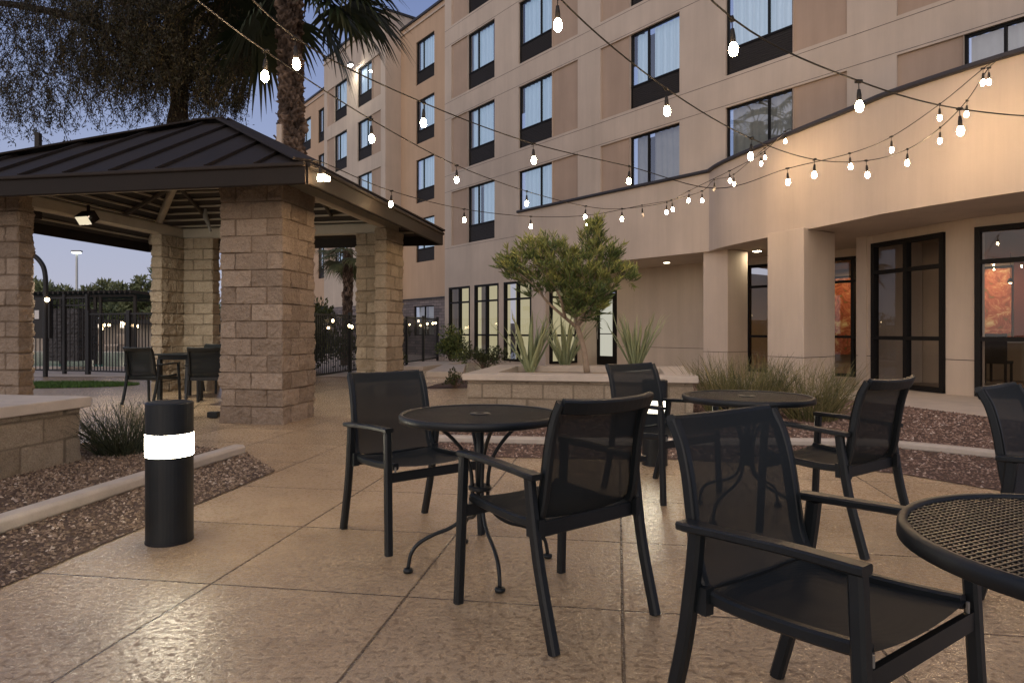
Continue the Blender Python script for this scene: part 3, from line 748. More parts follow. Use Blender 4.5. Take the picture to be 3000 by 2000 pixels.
def place_window(t, n, z, W, Hh, gh, mull, dim=False):
    var = WR.choice((0,0,1,0,2,0,3,0,1)); key = (round(W,2), round(Hh,2), round(gh,2), round(mull,2), dim, var)
    if key not in WP: o = WP[key] = proto_window(W, Hh, gh, mull, dim, var); first = True
    else: o = copy_tree(WP[key]); first = False
    p = BW(t, n+.04, z); hl = hotel.location
    o.parent = hotel; o.location = (p[0]-hl.x, p[1]-hl.y, p[2]-hl.z); o.rotation_euler = (0,0,ang); return o
# main facade
cols = []          # (t0, mull, panelside)
for k_ in range(-0, 4):
    cols.append((k_*8.70*S, .36, -1)); cols.append(((3.32+k_*8.70)*S, .64, 1))
holes, panels = [], []
for (t, mu, sd) in cols:
    for ri, z in enumerate(rows):
        holes.append((t, t+WW, z, z+WH)); place_window(t, 0, z, WW, WH, GH, mu, dim=(ri == 0 and t > 5))
        a, b_ = (t-1.22*S, t-.002) if sd < 0 else (t+WW+.002, t+WW+1.28*S)
        panels.append((a, b_, z, z+WH))
gw = [(-1.258,.152),(.433,1.873),(2.161,3.612)]
gh_ = [(a, b_, .12, 2.72) for a, b_ in gw]
tl, tr = -1.736*S, 31.0
TE = 4.3      # end of the ground-floor wall; beyond it the upper storeys rest on the wing band
facade('front_wall', tl, TE, 0, 3.2, 0, gh_, stucco)
facade('front_wall', tl, tr, 3.2, 17.2, 0, holes, stucco, panels=panels)
w = MB(); w.quad(BW(tl,2.0,0), BW(tl,0,0), BW(tl,0,17.2), BW(tl,2.0,17.2)); w.quad(BW(TE,0,0), BW(TE,2.2,0), BW(TE,2.2,3.2), BW(TE,0,3.2)); w.build('side_wall', stucco, hotel)
# stucco control joints (thin dark reveals)
jn = MB()
for z in (rows[1]-.18, rows[2]-.18, rows[3]-.18): jn.box((0,0,0), (0,0,0))
jn = MB()
def jline(t0, t1, n, z): 
    a, b_ = Vector(BW(t0,n-.002,z)), Vector(BW(t1,n-.002,z)); jn.bar([a, b_], .004, .009, (*NN,0))
for z in (rows[0]-.08, rows[1]-.08, rows[2]-.08, rows[3]-.08, rows[0]+WH+.05, rows[1]+WH+.05, rows[2]+WH+.05): jline(tl, tr, 0, z)
for t in (6.48*S+.02, 7.35*S-.06, -.28): pass
jn.build('control_joint', cap_dark, hotel)
m, nt, out = newmat('ledge_stone'); b = bsdf(nt, out, (.2,.17,.16), .85, 0, .3); ledge_m = m
mp = N(nt, 'Mapping'); mp.inputs['Rotation'].default_value = (PI/2, 0, -ang); g_ = N(nt, 'NewGeometry')
vr = N(nt, 'VectorRotate'); vr.rotation_type = 'Z_AXIS'; vr.inputs['Angle'].default_value = -ang; L(nt, g_.outputs['Position'], vr.inputs['Vector'])
sp_ = N(nt, 'SeparateXYZ'); L(nt, vr.outputs[0], sp_.inputs[0]); cb_ = N(nt, 'CombineXYZ'); L(nt, sp_.outputs[0], cb_.inputs[0]); L(nt, sp_.outputs[2], cb_.inputs[1])
bk = N(nt, 'TexBrick'); L(nt, cb_.outputs[0], bk.inputs['Vector']); bk.inputs['Scale'].default_value = 1; bk.inputs['Brick Width'].default_value = .42; bk.inputs['Row Height'].default_value = .13; bk.inputs['Mortar Size'].default_value = .008
bk.inputs['Color1'].default_value = (.24,.20,.19,1); bk.inputs['Color2'].default_value = (.13,.115,.12,1); bk.inputs['Mortar'].default_value = (.05,.045,.045,1); L(nt, bk.outputs[0], b.inputs['Base Color'])
# left recessed ochre wall B, tower C, ochre wall D
nB, nC = 2.22*S, 1.29*S
hB = []
tBw = -8.14*S
for z in rows: hB.append((tBw, tBw+WW, z, z+WH)); place_window(tBw, nB, z, WW, WH, GH, .36)
facade('rear_wall', -9.77*S, tl, 2.55, 15.45, nB, hB, stucco_ochre)
hb2 = [(tBw-.1, tBw+1.7, .9, 2.25)]
tag_wall = facade('stone_base', -9.77*S, tl, 0, 2.55, nB-.06, hb2, ledge_m)
place_window(tBw-.1, nB-.06, .9, 1.8, 1.35, 0.0, .5, True)
c = MB(); c.box(BW((-9.77*S+tl)/2, nB-.06, 2.57), ((-9.77*S*-1+tl), .14, .06), ang).build('stone_sill', cap_dark, hotel)
hC = []; pC = []
for t, mu, sd in ((-13.25*S,.64,1),(-16.57*S,.36,-1)):
    for z in rows:
        hC.append((t, t+WW, z, z+WH)); place_window(t, nC, z, WW, WH, GH, mu)
        pC.append((t+WW+.002, t+WW+1.1*S, z, z+WH) if sd > 0 else (t-1.15*S, t-.002, z, z+WH))
facade('tower_wall', -18.2*S, -9.77*S, 2.4, 16.25, nC, hC, stucco, panels=pC)
facade('tower_base', -18.2*S, -9.77*S, 0, 2.4, nC-.05, [], ledge_m)
w = MB()
w.quad(BW(-9.77*S,nC,0), BW(-9.77*S,nB,0), BW(-9.77*S,nB,16.25), BW(-9.77*S,nC,16.25))
w.quad(BW(-18.2*S,nB,0), BW(-18.2*S,nC,0), BW(-18.2*S,nC,16.25), BW(-18.2*S,nB,16.25))
w.quad(BW(-9.77*S,nB,15.45), BW(-9.77*S,nB+6,15.45), BW(-9.77*S,nB+6,16.25), BW(-9.77*S,nB,16.25)); w.build('tower_side', stucco, hotel)
hD = []
for t in (-24.67*S, -21.57*S):
    for z in rows: hD.append((t, t+WW*.95, z, z+WH)); place_window(t, nB, z, WW, WH, GH, .36)
facade('rear_wall', -30*S, -18.2*S, 2.4, 15.45, nB, hD, stucco_ochre)
facade('stone_base', -30*S, -18.2*S, 0, 2.4, nB-.05, [], ledge_m)
w = MB(); w.quad(BW(-30*S,nB+8,0), BW(-30*S,nB,0), BW(-30*S,nB,15.45), BW(-30*S,nB+8,15.45)); w.build('end_wall', stucco_ochre, hotel)
# copings
cp_ = MB()
def cope(t0, t1, n, z, d=.35): cp_.box(BW((t0+t1)/2, n+d/2-.07, z+.05), (t1-t0+.1, d, .10), ang)
cope(-9.77*S, tl, nB, 15.45); cope(-30*S, -18.2*S, nB, 15.45); cope(-18.2*S, -9.77*S, nC, 16.25); cope(tl, tr, 0, 17.2)
cp_.box(BW(-9.77*S-.1, nC+3, 16.30), (.35, 6, .10), ang)
cp_.build('coping', cap_dark, hotel)
bd = MB()          # stucco band mouldings under the copings
for (t0, t1, n, z) in ((-9.77*S, tl, nB, 15.2), (-30*S, -18.2*S, nB, 15.2), (-18.2*S, -9.77*S, nC, 16.0)): bd.box(BW((t0+t1)/2, n-.03, z), (t1-t0, .06, .07), ang)
bd.build('cornice_band', stucco, hotel)
w = MB()
w.add([BW(tl,0,17.2), BW(tr,0,17.2), BW(tr,14,17.2), BW(tl,14,17.2)], [(0,1,2,3)]).add([BW(-30*S,nB,15.4), BW(tl,nB,15.4), BW(tl,14,15.4), BW(-30*S,14,15.4)], [(0,1,2,3)]).build('flat_roof', deck_dark, hotel)
# wall pack light on the tower
wl = P(1027, 188, 33.5); 
wp = empty('wall_light', tuple(wl), 'bright wall light high on the hotel tower beside the palm fronds', 'lamp')
MB().box(wl, (.35,.22,.16), ang).build('housing', lum_metal, wp); MB().box(wl+Vector((0,-.04,-.10)), (.28,.16,.03), ang).build('lens', wallp_e, wp)

# ground-floor storefront windows
def storefront(a, b_, z0, z1, vm, hm, par, mat_gl=store_glass, name='storefront_window', back=None, f=.07):
    """a,b: 2-D end points (left, right seen from outside)"""
    a, b_ = Vector(a), Vector(b_); d = (b_-a); ln = d.length; d.normalize(); an = math.atan2(d.y, d.x); nrm = Vector((-d.y, d.x))
    m_ = MB()
    def pt(s, z): q = a+d*s; return (q.x, q.y, z)
    m_.box(pt(ln/2, z0+f/2), (ln, .12, f), an); m_.box(pt(ln/2, z1-f/2), (ln, .12, f), an)
    m_.box(pt(f/2, (z0+z1)/2), (f, .118, z1-z0), an); m_.box(pt(ln-f/2, (z0+z1)/2), (f, .118, z1-z0), an)
    for k_ in vm: m_.box(pt(ln*k_, (z0+z1)/2), (f, .116, z1-z0-.01), an)
    for z in hm: m_.box(pt(ln/2, z), (ln-.01, .112, f*.85), an)
    o = m_.build(name, win_frame, par)
    g = MB(); p, q = pt(f, 0), pt(ln-f, 0); g.quad((p[0],p[1],z0+.05),(q[0],q[1],z0+.05),(q[0],q[1],z1-.05),(p[0],p[1],z1-.05))
    g2 = MB(); g2.v = [(v_[0]-hotel.location.x, v_[1]-hotel.location.y, v_[2]-hotel.location.z) for v_ in g.v]; g2.f = g.f
    g2.build('pane', mat_gl, o, world=False)
    if back is not None:
        g3 = MB(); off = nrm*.45
        for x0, x1 in ((0, ln),):
            p, q = a+d*x0+off, a+d*x1+off
            g3.quad((p.x,p.y,z0),(q.x,q.y,z0),(q.x,q.y,z1),(p.x,p.y,z1))
        g3.v = [(v_[0]-hotel.location.x, v_[1]-hotel.location.y, v_[2]-hotel.location.z) for v_ in g3.v]
        g3.build('room_glow_sheet', back, o, world=False)
    return o
for (a, b_) in gw:
    storefront(BW(a,.05,0)[:2], BW(b_,.05,0)[:2], .12, 2.72, (.5,), (2.15,.97), hotel, back=litroom_e)
storefront(BW(TE+.03,.15,0)[:2], BW(TE+.03,1.25,0)[:2], .1, 2.6, (), (2.15,.97), hotel, back=None)
MB().quad(BW(TE+.018,.15,.1), BW(TE+.018,1.25,.1), BW(TE+.018,1.25,2.6), BW(TE+.018,.15,2.6)).build('room_glow_sheet', litroom_e, hotel)

# back wall W1 of the covered walk, with door and windows
n1 = 2.2
hW = [(4.16,5.2,0,2.42),(9.8,11.4,.05,2.82),(11.6,13.45,.05,2.82)]
facade('walk_wall', TE, 14.6, 0, 3.2, n1, hW, stucco, depth=.2)
jn = MB()
for (a, b_) in ((5.2,9.8),): 
    p, q = Vector(BW(a,n1-.002,.62)), Vector(BW(b_,n1-.002,.62)); jn.bar([p, q], .004, .012, (*NN,0))
jn.build('control_joint', cap_dark, hotel)
# door
m_ = MB(); fd = .075
a, b_ = 4.16, 5.2
for (t0, t1, z0, z1) in ((a,b_,2.34,2.42),(a,a+fd,0,2.34),(b_-fd,b_,0,2.34)):
    m_.box(BW((t0+t1)/2, n1+.06, (z0+z1)/2), (t1-t0,.12,z1-z0), ang)
door = m_.build('door', win_frame, hotel)
hl = hotel.location
def sub(mb, name, mat, par):
    mb.v = [(v_[0]-hl.x, v_[1]-hl.y, v_[2]-hl.z) for v_ in mb.v]; return mb.build(name, mat, par, world=False)
m_ = MB()
for (t0, t1, z0, z1) in ((a+fd,a+.22,.01,2.32),(b_-.22,b_-fd,.01,2.32),(a+.22,b_-.22,.01,.30),(a+.22,b_-.22,2.12,2.32),(a+.22,b_-.22,1.0,1.03)):
    m_.box(BW((t0+t1)/2, n1+.05, (z0+z1)/2), (t1-t0,.05,z1-z0), ang)
sub(m_, 'door_leaf', win_frame, door)
sub(MB().box(BW((a+b_)/2, n1+.09, 1.2), (.62,.01,1.86), ang), 'door_glass', litdoor_e, door)  # emissive panel in place of clear glass and the lit room behind
sub(MB().box(BW(a+.15, n1+.0, 1.05), (.05,.04,.42), ang), 'handle', lum_metal, door)
storefront(BW(9.8,n1+.08,0)[:2], BW(11.4,n1+.08,0)[:2], .05, 2.82, (.5,), (2.25,.97), hotel)
storefront(BW(11.6,n1+.08,0)[:2], BW(13.45,n1+.08,0)[:2], .05, 2.82, (.5,), (2.25,.97), hotel)

# curved wing: band, coping, soffit
zb3, zt3 = 2.97, 4.81
wingpts = [(.185,20.94),(2.43,18.2),(4.617,15.6),(4.70,14.75),(5.14,13.14),(5.75,11.19),(6.0,10.40),(6.84,8.9),(8.0,7.4),(9.6,6.0)]
seg1 = [Vector((*p,0)) for p in wingpts[:3]]
seg2 = smooth_path([(*p,0) for p in wingpts[2:]], 6)
band = seg1[:-1]+seg2
bw = MB(); V = []; th_ = .35
nb = len(band)
for i, p in enumerate(band):
    t = (band[min(i+1,nb-1)]-band[max(i-1,0)]).normalized(); nr = Vector((-t.y, t.x, 0))
    q = p+nr*th_
    V += [(p.x,p.y,zb3),(p.x,p.y,zt3),(q.x,q.y,zt3),(q.x,q.y,zb3)]
Fq = []
for i in range(nb-1):
    for k_ in range(4): Fq.append((i*4+k_, i*4+(k_+1) % 4, (i+1)*4+(k_+1) % 4, (i+1)*4+k_))
Fq.append((0,1,2,3))
bw.v = V; bw.f = [tuple(reversed(f_)) for f_ in Fq]
bw.build('wing_band', stucco, hotel)
cw = MB(); pc = []
for i, p in enumerate(band):
    t = (band[min(i+1,nb-1)]-band[max(i-1,0)]).normalized(); nr = Vector((-t.y, t.x, 0)); q = p+nr*.13; pc.append((q.x,q.y,zt3+.037))
cw.bar(pc, .40, .075); cw.build('wing_coping', cap_dark, hotel)
# fill wall between band and main facade above soffit (hidden side) + soffit + wing roof
sof = [(p.x+.05, p.y+.02) for p in band[2:]]+[(13,9),(13,15),(BW(14.6,2.2,0)[0],BW(14.6,2.2,0)[1]), BW(TE,2.2,0)[:2], BW(TE,-.1,0)[:2]]
MB().sheet(sof, 3.0).build('soffit', stucco, hotel)
MB().sheet([(p.x+.3, p.y+.25) for p in band[1:]]+[(14,10),(14,16),BW(14.6,5,0)[:2],BW(5,2,0)[:2]], 4.6).build('wing_roof', deck_dark, hotel)
# piers
def pier(c, d1, d2, w1, w2, z1=zb3+.02):
    c = Vector(c); d1 = Vector(d1).normalized(); d2 = Vector(d2).normalized()
    pts = [c, c+d1*w1, c+d1*w1+d2*w2, c+d2*w2]
    o = MB().prism([tuple(p) for p in pts], 0, z1).build('pier', stucco, hotel); bevel(o, .015)
    pj = [c-(d1+d2)*.003, c+d1*(w1+.003)-d2*.003, c+d1*(w1+.003)+d2*w2, c+d2*w2-d1*.003]
    MB().prism([tuple(p) for p in pj], .612, .622).build('control_joint', cap_dark, hotel)
pier((4.55,15.85), (E.x,E.y), (NN.x,NN.y), .68, .80)
pier((4.93,12.85), (.40,-.75), (NN.x,NN.y), .82, 1.15)
# window wall of the wing
IP = [(6.98,13.5),(7.16,13.2),(7.57,11.62),(7.74,11.12),(9.3,9.3),(9.62,8.95)]
def wallseg(a, b_, z0, z1, nm='wing_wall', mat=stucco, t=.22):
    a, b_ = Vector(a), Vector(b_); d = (b_-a).normalized(); nr = Vector((-d.y, d.x))
    MB().prism([tuple(a), tuple(b_), tuple(b_+nr*t), tuple(a+nr*t)], z0, z1).build(nm, mat, hotel)
wallseg(BW(13.45+.35,n1+.0,0)[:2], IP[0], 0, 3.0)
wallseg(IP[0], IP[1], 0, 3.0); wallseg(IP[2], IP[3], 0, 3.0); wallseg(IP[1], IP[2], 2.83, 3.0); wallseg(IP[3], IP[4], 2.83, 3.0); wallseg(IP[4], IP[5], 0, 3.0)
storefront(IP[1], IP[2], .02, 2.83, (.5,), (2.25,.97), hotel, f=.085)
storefront(IP[3], IP[4], .02, 2.83, (.5,), (2.25,.97), hotel, f=.085)
jn = MB()
for a, b_ in ((IP[0],IP[1]),(IP[2],IP[3])):
    a, b_ = Vector(a), Vector(b_); d = (b_-a).normalized(); nr = Vector((d.y,-d.x))*.002
    jn.bar([(a.x+nr.x,a.y+nr.y,.61),(b_.x+nr.x,b_.y+nr.y,.61)], .004, .012, (nr.x,nr.y,0))
jn.build('control_joint', cap_dark, hotel)
# room behind the glass
MB().sheet([BW(9,n1+.3,0)[:2], BW(13.9,n1+.3,0)[:2], (7.3,13.3), (7.8,11.4), (9.6,9.2), (20,9), (20,24), BW(8,11,0)[:2]], .02).build('room_floor', floor_in, hotel)
MB().sheet([BW(9,n1+.3,0)[:2], BW(13.9,n1+.3,0)[:2], (7.3,13.3), (7.8,11.4), (9.6,9.2), (20,9), (20,24), BW(8,11,0)[:2]], 2.96).build('room_ceiling', plaster_in, hotel)
nR = 7.0
MB().quad(BW(7.5,nR,0), BW(24,nR,0), BW(24,nR,2.96), BW(7.5,nR,2.96)).build('room_wall', plaster_in, hotel)
MB().quad(BW(7.5,n1+.3,0), BW(7.5,nR,0), BW(7.5,nR,2.96), BW(7.5,n1+.3,2.96)).build('room_wall', plaster_in, hotel)
for (t0, t1) in ((8.6,9.6),(10.6,12.3),(14.3,15.4),(17.0,18.0)):
    MB().box(BW((t0+t1)/2, nR-.03, 1.48), (t1-t0, .06, 2.9), ang).build('room_panel', red_in, hotel)
m, nt, out = newmat('abstract_art'); b = bsdf(nt, out, (.5,.1,.05), .6); v = coords(nt)
n0 = noise_n(nt, v, 3.2, 6, .75); n0.inputs['Distortion'].default_value = 1.2
r = ramp(nt, n0.outputs[0], [(.34,(.10,.20,.05)),(.42,(.28,.07,.035)),(.5,(.45,.13,.07)),(.57,(.55,.27,.13)),(.64,(.75,.62,.36))]); L(nt, r.outputs[0], b.inputs['Base Color'])
for (t0, t1) in ((9.6,10.55),(12.35,13.0),(13.35,14.25)):
    p = BW((t0+t1)/2, nR-.06, 1.55)
    e = empty('wall_art', p, {9.6:'red and green abstract wall panel seen through the glass left of the wide pier',12.35:'narrow strip of red abstract wall panel at the edge of the double window',13.35:'brightly lit red abstract wall panel behind the rightmost window'}[t0], 'wall art', 'abstract art panels inside the wing')
    MB().box(p, (t1-t0, .04, 2.3), ang).build('canvas', m, e)
    MB().box((p[0],p[1],2.74), (t1-t0, .10, .05), ang).build('picture_light', win_frame, e)
for i, (t_, n_) in enumerate(((9.9,4.6),(12.2,5.2),(13.4,3.9),(14.6,5.6))):
    q = Vector(BW(t_, n_, 2.30)); e = empty('pendant_lamp', tuple(q), ('small glowing pendant lamp inside the window left of the wide pier','small glowing pendant lamp deep inside the double window','small glowing pendant lamp near the glass of the double window','small glowing pendant lamp inside the rightmost window')[i], 'lamp', 'pendant lamps inside the wing')
    MB().tube([q+Vector((0,0,.04)), q+Vector((0,0,.66))], .004, 5).build('cord', cord_m, e); MB().lathe([(.03,.05),(.07,-.05),(.065,-.06),(.02,-.05)], q, 14).build('shade', win_frame, e); MB().lathe([(.012,-.085),(.03,-.07),(.03,-.052)], q, 10).build('bulb', farbulb_e, e)
for i, (t_, n_) in enumerate(((12.9,3.5),(14.2,3.6),(15.0,3.4))):
    q = Vector(BW(t_, n_, 0)); e = empty('dining_chair', tuple(q), ('dark dining chair inside the double window','dark dining chair before the counter in the rightmost window','dark dining chair at the far right inside the rightmost window')[i], 'chair', 'dark dining chairs inside the wing')
    MB().box(q+Vector((0,0,.45)), (.42,.42,.06), ang).build('seat', wood_dark, e); bq = Vector(BW(t_, n_-.2, .75)); MB().box(bq, (.42,.05,.60), ang).build('backrest', wood_dark, e)
    for a_ in (-.18,.18):
        for b2 in (-.18,.18): MB().box(BW(t_+a_, n_+b2, .21), (.04,.04,.42), ang).build('leg', wood_dark, e)
# furniture silhouettes inside: counter and dark booths
ct = BW(14.6, 4.6, 0)
cs = empty('dining_counter', (ct[0],ct[1],0), 'low dark counter with white top inside the rightmost window', 'counter')
MB().box((ct[0],ct[1],.42), (1.1,.45,.84), ang).build('base', plaster_in, cs); MB().box((ct[0],ct[1],.87), (1.2,.5,.05), ang).build('top', paper, cs)
ct = BW(12.6, 4.4, 0)
cs = empty('dining_counter', (ct[0],ct[1],0), 'low counter seen through the double window beside the right pier', 'counter')
MB().box((ct[0],ct[1],.30), (1.3,.5,.60), ang).build('base', plaster_in, cs); MB().box((ct[0],ct[1],.62), (1.4,.56,.04), ang).build('top', paper, cs)
def area(name, loc, size, power, col, rot=(0,0,0), parent=None):
    l = bpy.data.lights.new(name, 'AREA'); l.size = size; l.energy = power; l.color = col
    o = bpy.data.objects.new(name, l); COL.objects.link(o); o.location = loc; o.rotation_euler = rot; return o
for t_, p_ in ((10.1,15),(12.7,12),(13.8,26)):
    q = BW(t_, nR-.9, 2.9); area('room_downlight', q, .35, p_, (1,.72,.42))
# soffit lights over the door and walk
for (t_, n_, pw) in ((4.9,1.3,9),(8.0,1.2,5),(11.0,.8,26)):
    q = BW(t_, n_, 2.985)
    e = empty('soffit_light', q, {4.9:'round recessed light in the soffit above the glass door',8.0:'round recessed light in the soffit between the door and the first wing window',11.0:'round recessed light in the soffit by the wide pier'}[t_], 'lamp', 'recessed soffit lights of the covered walk')
    MB().lathe([(.11,-.012),(.11,0)], q, 20).build('trim', lum_metal, e); MB().lathe([(.085,-.016),(.085,-.013)], q, 20).build('lens', emit('soffit_lens_%d' % int(t_*10), (1,.86,.6), pw*3), e)

# ================================================================= STRING LIGHTS
def bulb_mesh(R_):
    prof = [(0.001,-.100),(.010,-.098),(.019,-.090),(.0235,-.077),(.0250,-.064),(.021,-.045),(.014,-.030),(.012,-.022)]
    vs = [(r*math.cos(2*PI*q/12), r*math.sin(2*PI*q/12), z) for r, z in prof for q in range(12)]
    fs = [(i*12+q, i*12+(q+1) % 12, (i+1)*12+(q+1) % 12, (i+1)*12+q) for i in range(len(prof)-1) for q in range(12)]
    mb = MB(); mb.v = vs; mb.f = fs+[tuple(range(12))[::-1]]; return mb
def me_of(mb, name, mat):
    me = bpy.data.meshes.new(name); me.from_pydata(mb.v, [], mb.f); me.materials.append(mat); me.polygons.foreach_set('use_smooth', [True]*len(me.polygons)); return me
bm_on = me_of(bulb_mesh(1), 'glass', bulb_e); bm_off = me_of(bulb_mesh(1), 'glass_off', bulb_off)
sk = MB().lathe([(.006,.052),(.010,.05),(.012,.035),(.015,.012),(.016,-.026),(.013,-.030)], (0,0,0), 10)
sk.tube([(0,0,.05),(0,0,.10)], .003, 5); sk.box((0,0,.105), (.045,.022,.018))
sk_me = me_of(sk, 'socket', cord_m)
def string_light(label, pts, scale=1.0, sag=.0):
    """pts: (px, py, depth, state) of each bulb in photo pixels; state 1 lit, 0 dark, None = cord only"""
    W = []
    for (x, y, Y, st) in pts:
        p = P(x, y, Y)
        if st is not None: p = p+Vector((0,0,.165))      # bulb pixel marks the glass; the cord runs above it
        W.append((p, st))
    r = empty('string_light', tuple(W[0][0]), label, 'string lights', 'string lights over the patio')
    path = smooth_path([w[0] for w in W], 8)
    MB().tube(path, .0055, 6).build('cord', cord_m, r)
    for p, st in W:
        if st is None: continue
        s = bpy.data.objects.new('bulb', sk_me); COL.objects.link(s); s.parent = r; s.location = p-Vector((0,0,.11))-r.location
        s.rotation_euler = (random.uniform(-.06,.06), random.uniform(-.06,.06), random.uniform(0,3)); s.scale = (1.05,)*3
        g = bpy.data.objects.new('glass', bm_on if st else bm_off); COL.objects.link(g); g.parent = s
    return r
string_light('string of bulbs nearest the viewer, sloping down across the upper right', [(1700,-330,3.0,1),(2147,140,3.8,1),(2517,308,4.6,1),(2813,380,5.3,1),(3110,392,6.0,1),(3330,330,6.8,1),(3455,160,7.5,None)])
string_light('string of bulbs crossing in front of the wide hotel windows down to the wing', [(1330,-330,3.1,1),(1634,70,4.0,1),(1953,322,5.2,1),(2200,455,6.5,1),(2386,510,7.6,1),(2540,510,8.2,1),(2658,475,8.6,1),(2754,411,8.85,1),(2832,333,8.6,1),(2897,238,8.4,1),(2935,170,9.1,None)])
string_light('long string of bulbs from the palm trunk down past the hotel to the wing corner', [(550,-20,3.5,None),(777,220,4.6,1),(1088,403,6.2,1),(1338,525,8.0,1),(1543,594,9.6,1),(1715,634,10.8,1),(1822,640,11.3,1),(1953,620,11.8,1),(2018,586,12.1,1),(2138,528,11.8,1),(2230,478,11.7,1),(2300,413,11.6,1),(2320,380,12.55,None)])
string_light('string of bulbs from the palm fronds along the second storey to the right wall', [(480,-190,3.0,1),(867,183,4.5,1),(1241,357,5.8,1),(1563,467,7.0,1),(1843,528,8.0,1),(2100,552,8.4,None),(2308,531,8.65,1),(2491,486,8.8,1),(2612,437,8.9,1),(2753,343,8.6,1),(2880,240,8.4,1),(2925,172,9.1,None)])
string_light('lowest string of bulbs, starting at the gazebo roof corner and crossing above the small tree', [(926,492,7.0,None),(938,519,7.1,1),(1146,596,8.8,1),(1360,643,10.6,1),(1555,662,11.6,1),(1720,658,11.9,1),(1882,628,12.1,0),(1970,612,12.2,1),(2057,586,12.3,1),(2093,553,12.35,0),(2150,537,12.4,1),(2241,460,12.5,1),(2318,385,12.55,None)])

# ================================================================= FENCE, POOL AREA
def fence_run(p0, p1, h, label, posts=(0,1), gap=.105, name='iron_fence', toprails=(1,), zlow=.10):
    p0, p1 = Vector(p0), Vector(p1); ln = (p1-p0).length; d = (p1-p0)/ln; an = math.atan2(d.y, d.x)
    r = empty(name, (p0.x, p0.y, 0), label, 'fence' if 'gate' not in name else 'gate')
    def q(s, z): a = p0+d*s; return (a.x, a.y, z)
    for zr in (zlow, h-.03)+((h-.22,) if len(toprails) > 1 else ()): MB().box(q(ln/2, zr), (ln,.035,.04), an).build('rail', fence_metal, r)
    pk = MB(); k_ = int(ln/gap)
    for i in range(1, k_): pk.box(q(ln*i/k_, (zlow+h-.03)/2), (.018,.018,h-.03-zlow), an)
    pk.build('picket_panel', fence_metal, r)
    for s in posts:
        MB().box(q(ln*s, (h+.06)/2), (.075,.075,h+.06), an).build('post', fence_metal, r)
    return r
FA, FB, FC, FD, FE = Vector((-13.5,17.5)), Vector((-10.75,16.85)), Vector((-9.4,16.35)), Vector((-7.0,15.9)), Vector((-4.5,14.75))
fence_run(FA, FB, 1.98, 'tall black iron fence panel left of the pool gate', (0,.75,1), .13, toprails=(1,2))
fence_run(FB+(FC-FB)*.03, FC-(FC-FB)*.03, 1.56, 'black iron pool gate with heavy end posts, seen through the gazebo', (0,1), .10, 'pool_gate')
fence_run(FC, FE, 1.56, 'black iron fence right of the pool gate, behind the gazebo table', (0,.5), .10)
fence_run(FE, (-3.42,21.6), 1.52, 'black iron fence running from the gazebo towards the hotel', (0,.33,.66,1), .10)
fence_run((-3.42,21.6), (-2.80,25.0), 1.58, 'short black iron fence section ending at the hotel corner', (.5,1), .10)
bxp = P(113, 925, 16.9)
e = empty('call_box', (bxp.x,bxp.y,0), 'black call box with a white notice on the tall fence by the left pillar', 'call box')
o = MB().box((bxp.x,bxp.y,1.42), (.62,.10,1.0)).build('housing', fence_metal, e); MB().box((bxp.x+.0,bxp.y-.06,1.52), (.11,.012,.22)).build('notice', paper, e)
# arched black pole with small lamp
q = G(133, 1104)
e = empty('arched_pole', (q.x,q.y,0), 'tall black arched pole curving left beside the left gazebo pillar', 'pole')
hh = 1.1+(970-810)/F*q.y
MB().tube(smooth_path([(q.x,q.y,0),(q.x,q.y,hh*.6),(q.x,q.y,hh),(q.x-.14,q.y,hh+.38),(q.x-.45,q.y,hh+.58),(q.x-.9,q.y,hh+.60)], 6), .055, 10).build('shaft', fence_metal, e)
lq = P(138, 878, q.y-.1)
MB().lathe([(.01,-.05),(.05,-.02),(.05,.03),(.02,.05)], lq, 12).build('lamp', farbulb_e, e)
# pool
pool = MB().sheet([(-30,20.5),(-9.5,19.6),(-11,33),(-30,36)], .012).build('water', None or mottled('pool_water', (.02,.09,.075), .08, 1.2, .4, 5, .25, .03, 0, .6)); tag(pool, kind='structure')
b = [n_ for n_ in MATS['pool_water'].node_tree.nodes if n_.type == 'BSDF_PRINCIPLED'][0]; b.inputs['Emission Color'].default_value = (.05,.42,.33,1); b.inputs['Emission Strength'].default_value = .06  # faint teal glow added to the water itself
pd = MB().sheet([(-34,16),(-3.6,16),(-3.0,40),(-34,48)], .008).build('pool_deck', walk_conc); tag(pd, kind='structure')
cpg = MB(); cpg.bar([(-30,20.4,.03),(-9.5,19.5,.03)], .3, .06); cpg.bar([(-30,36,.03),(-11,33,.03)], .3, .06)
o = cpg.build('pool_coping', cap_conc); tag(o, 'pale coping along the edge of the pool beyond the fence', 'coping')
# dark stone block column/waterfall
q = P(182, 1010, 19.0)
o = blockwall('stone_column', [(q.x-.5,q.y),(q.x+.5,q.y-.1),(q.x+.5,q.y+.8),(q.x-.5,q.y+.8)], .25, 1.75, tile_dark, None, .05, .03, .11, .35, 21); tag(o, 'dark stacked stone pier behind the tall fence by the pool', 'pier')
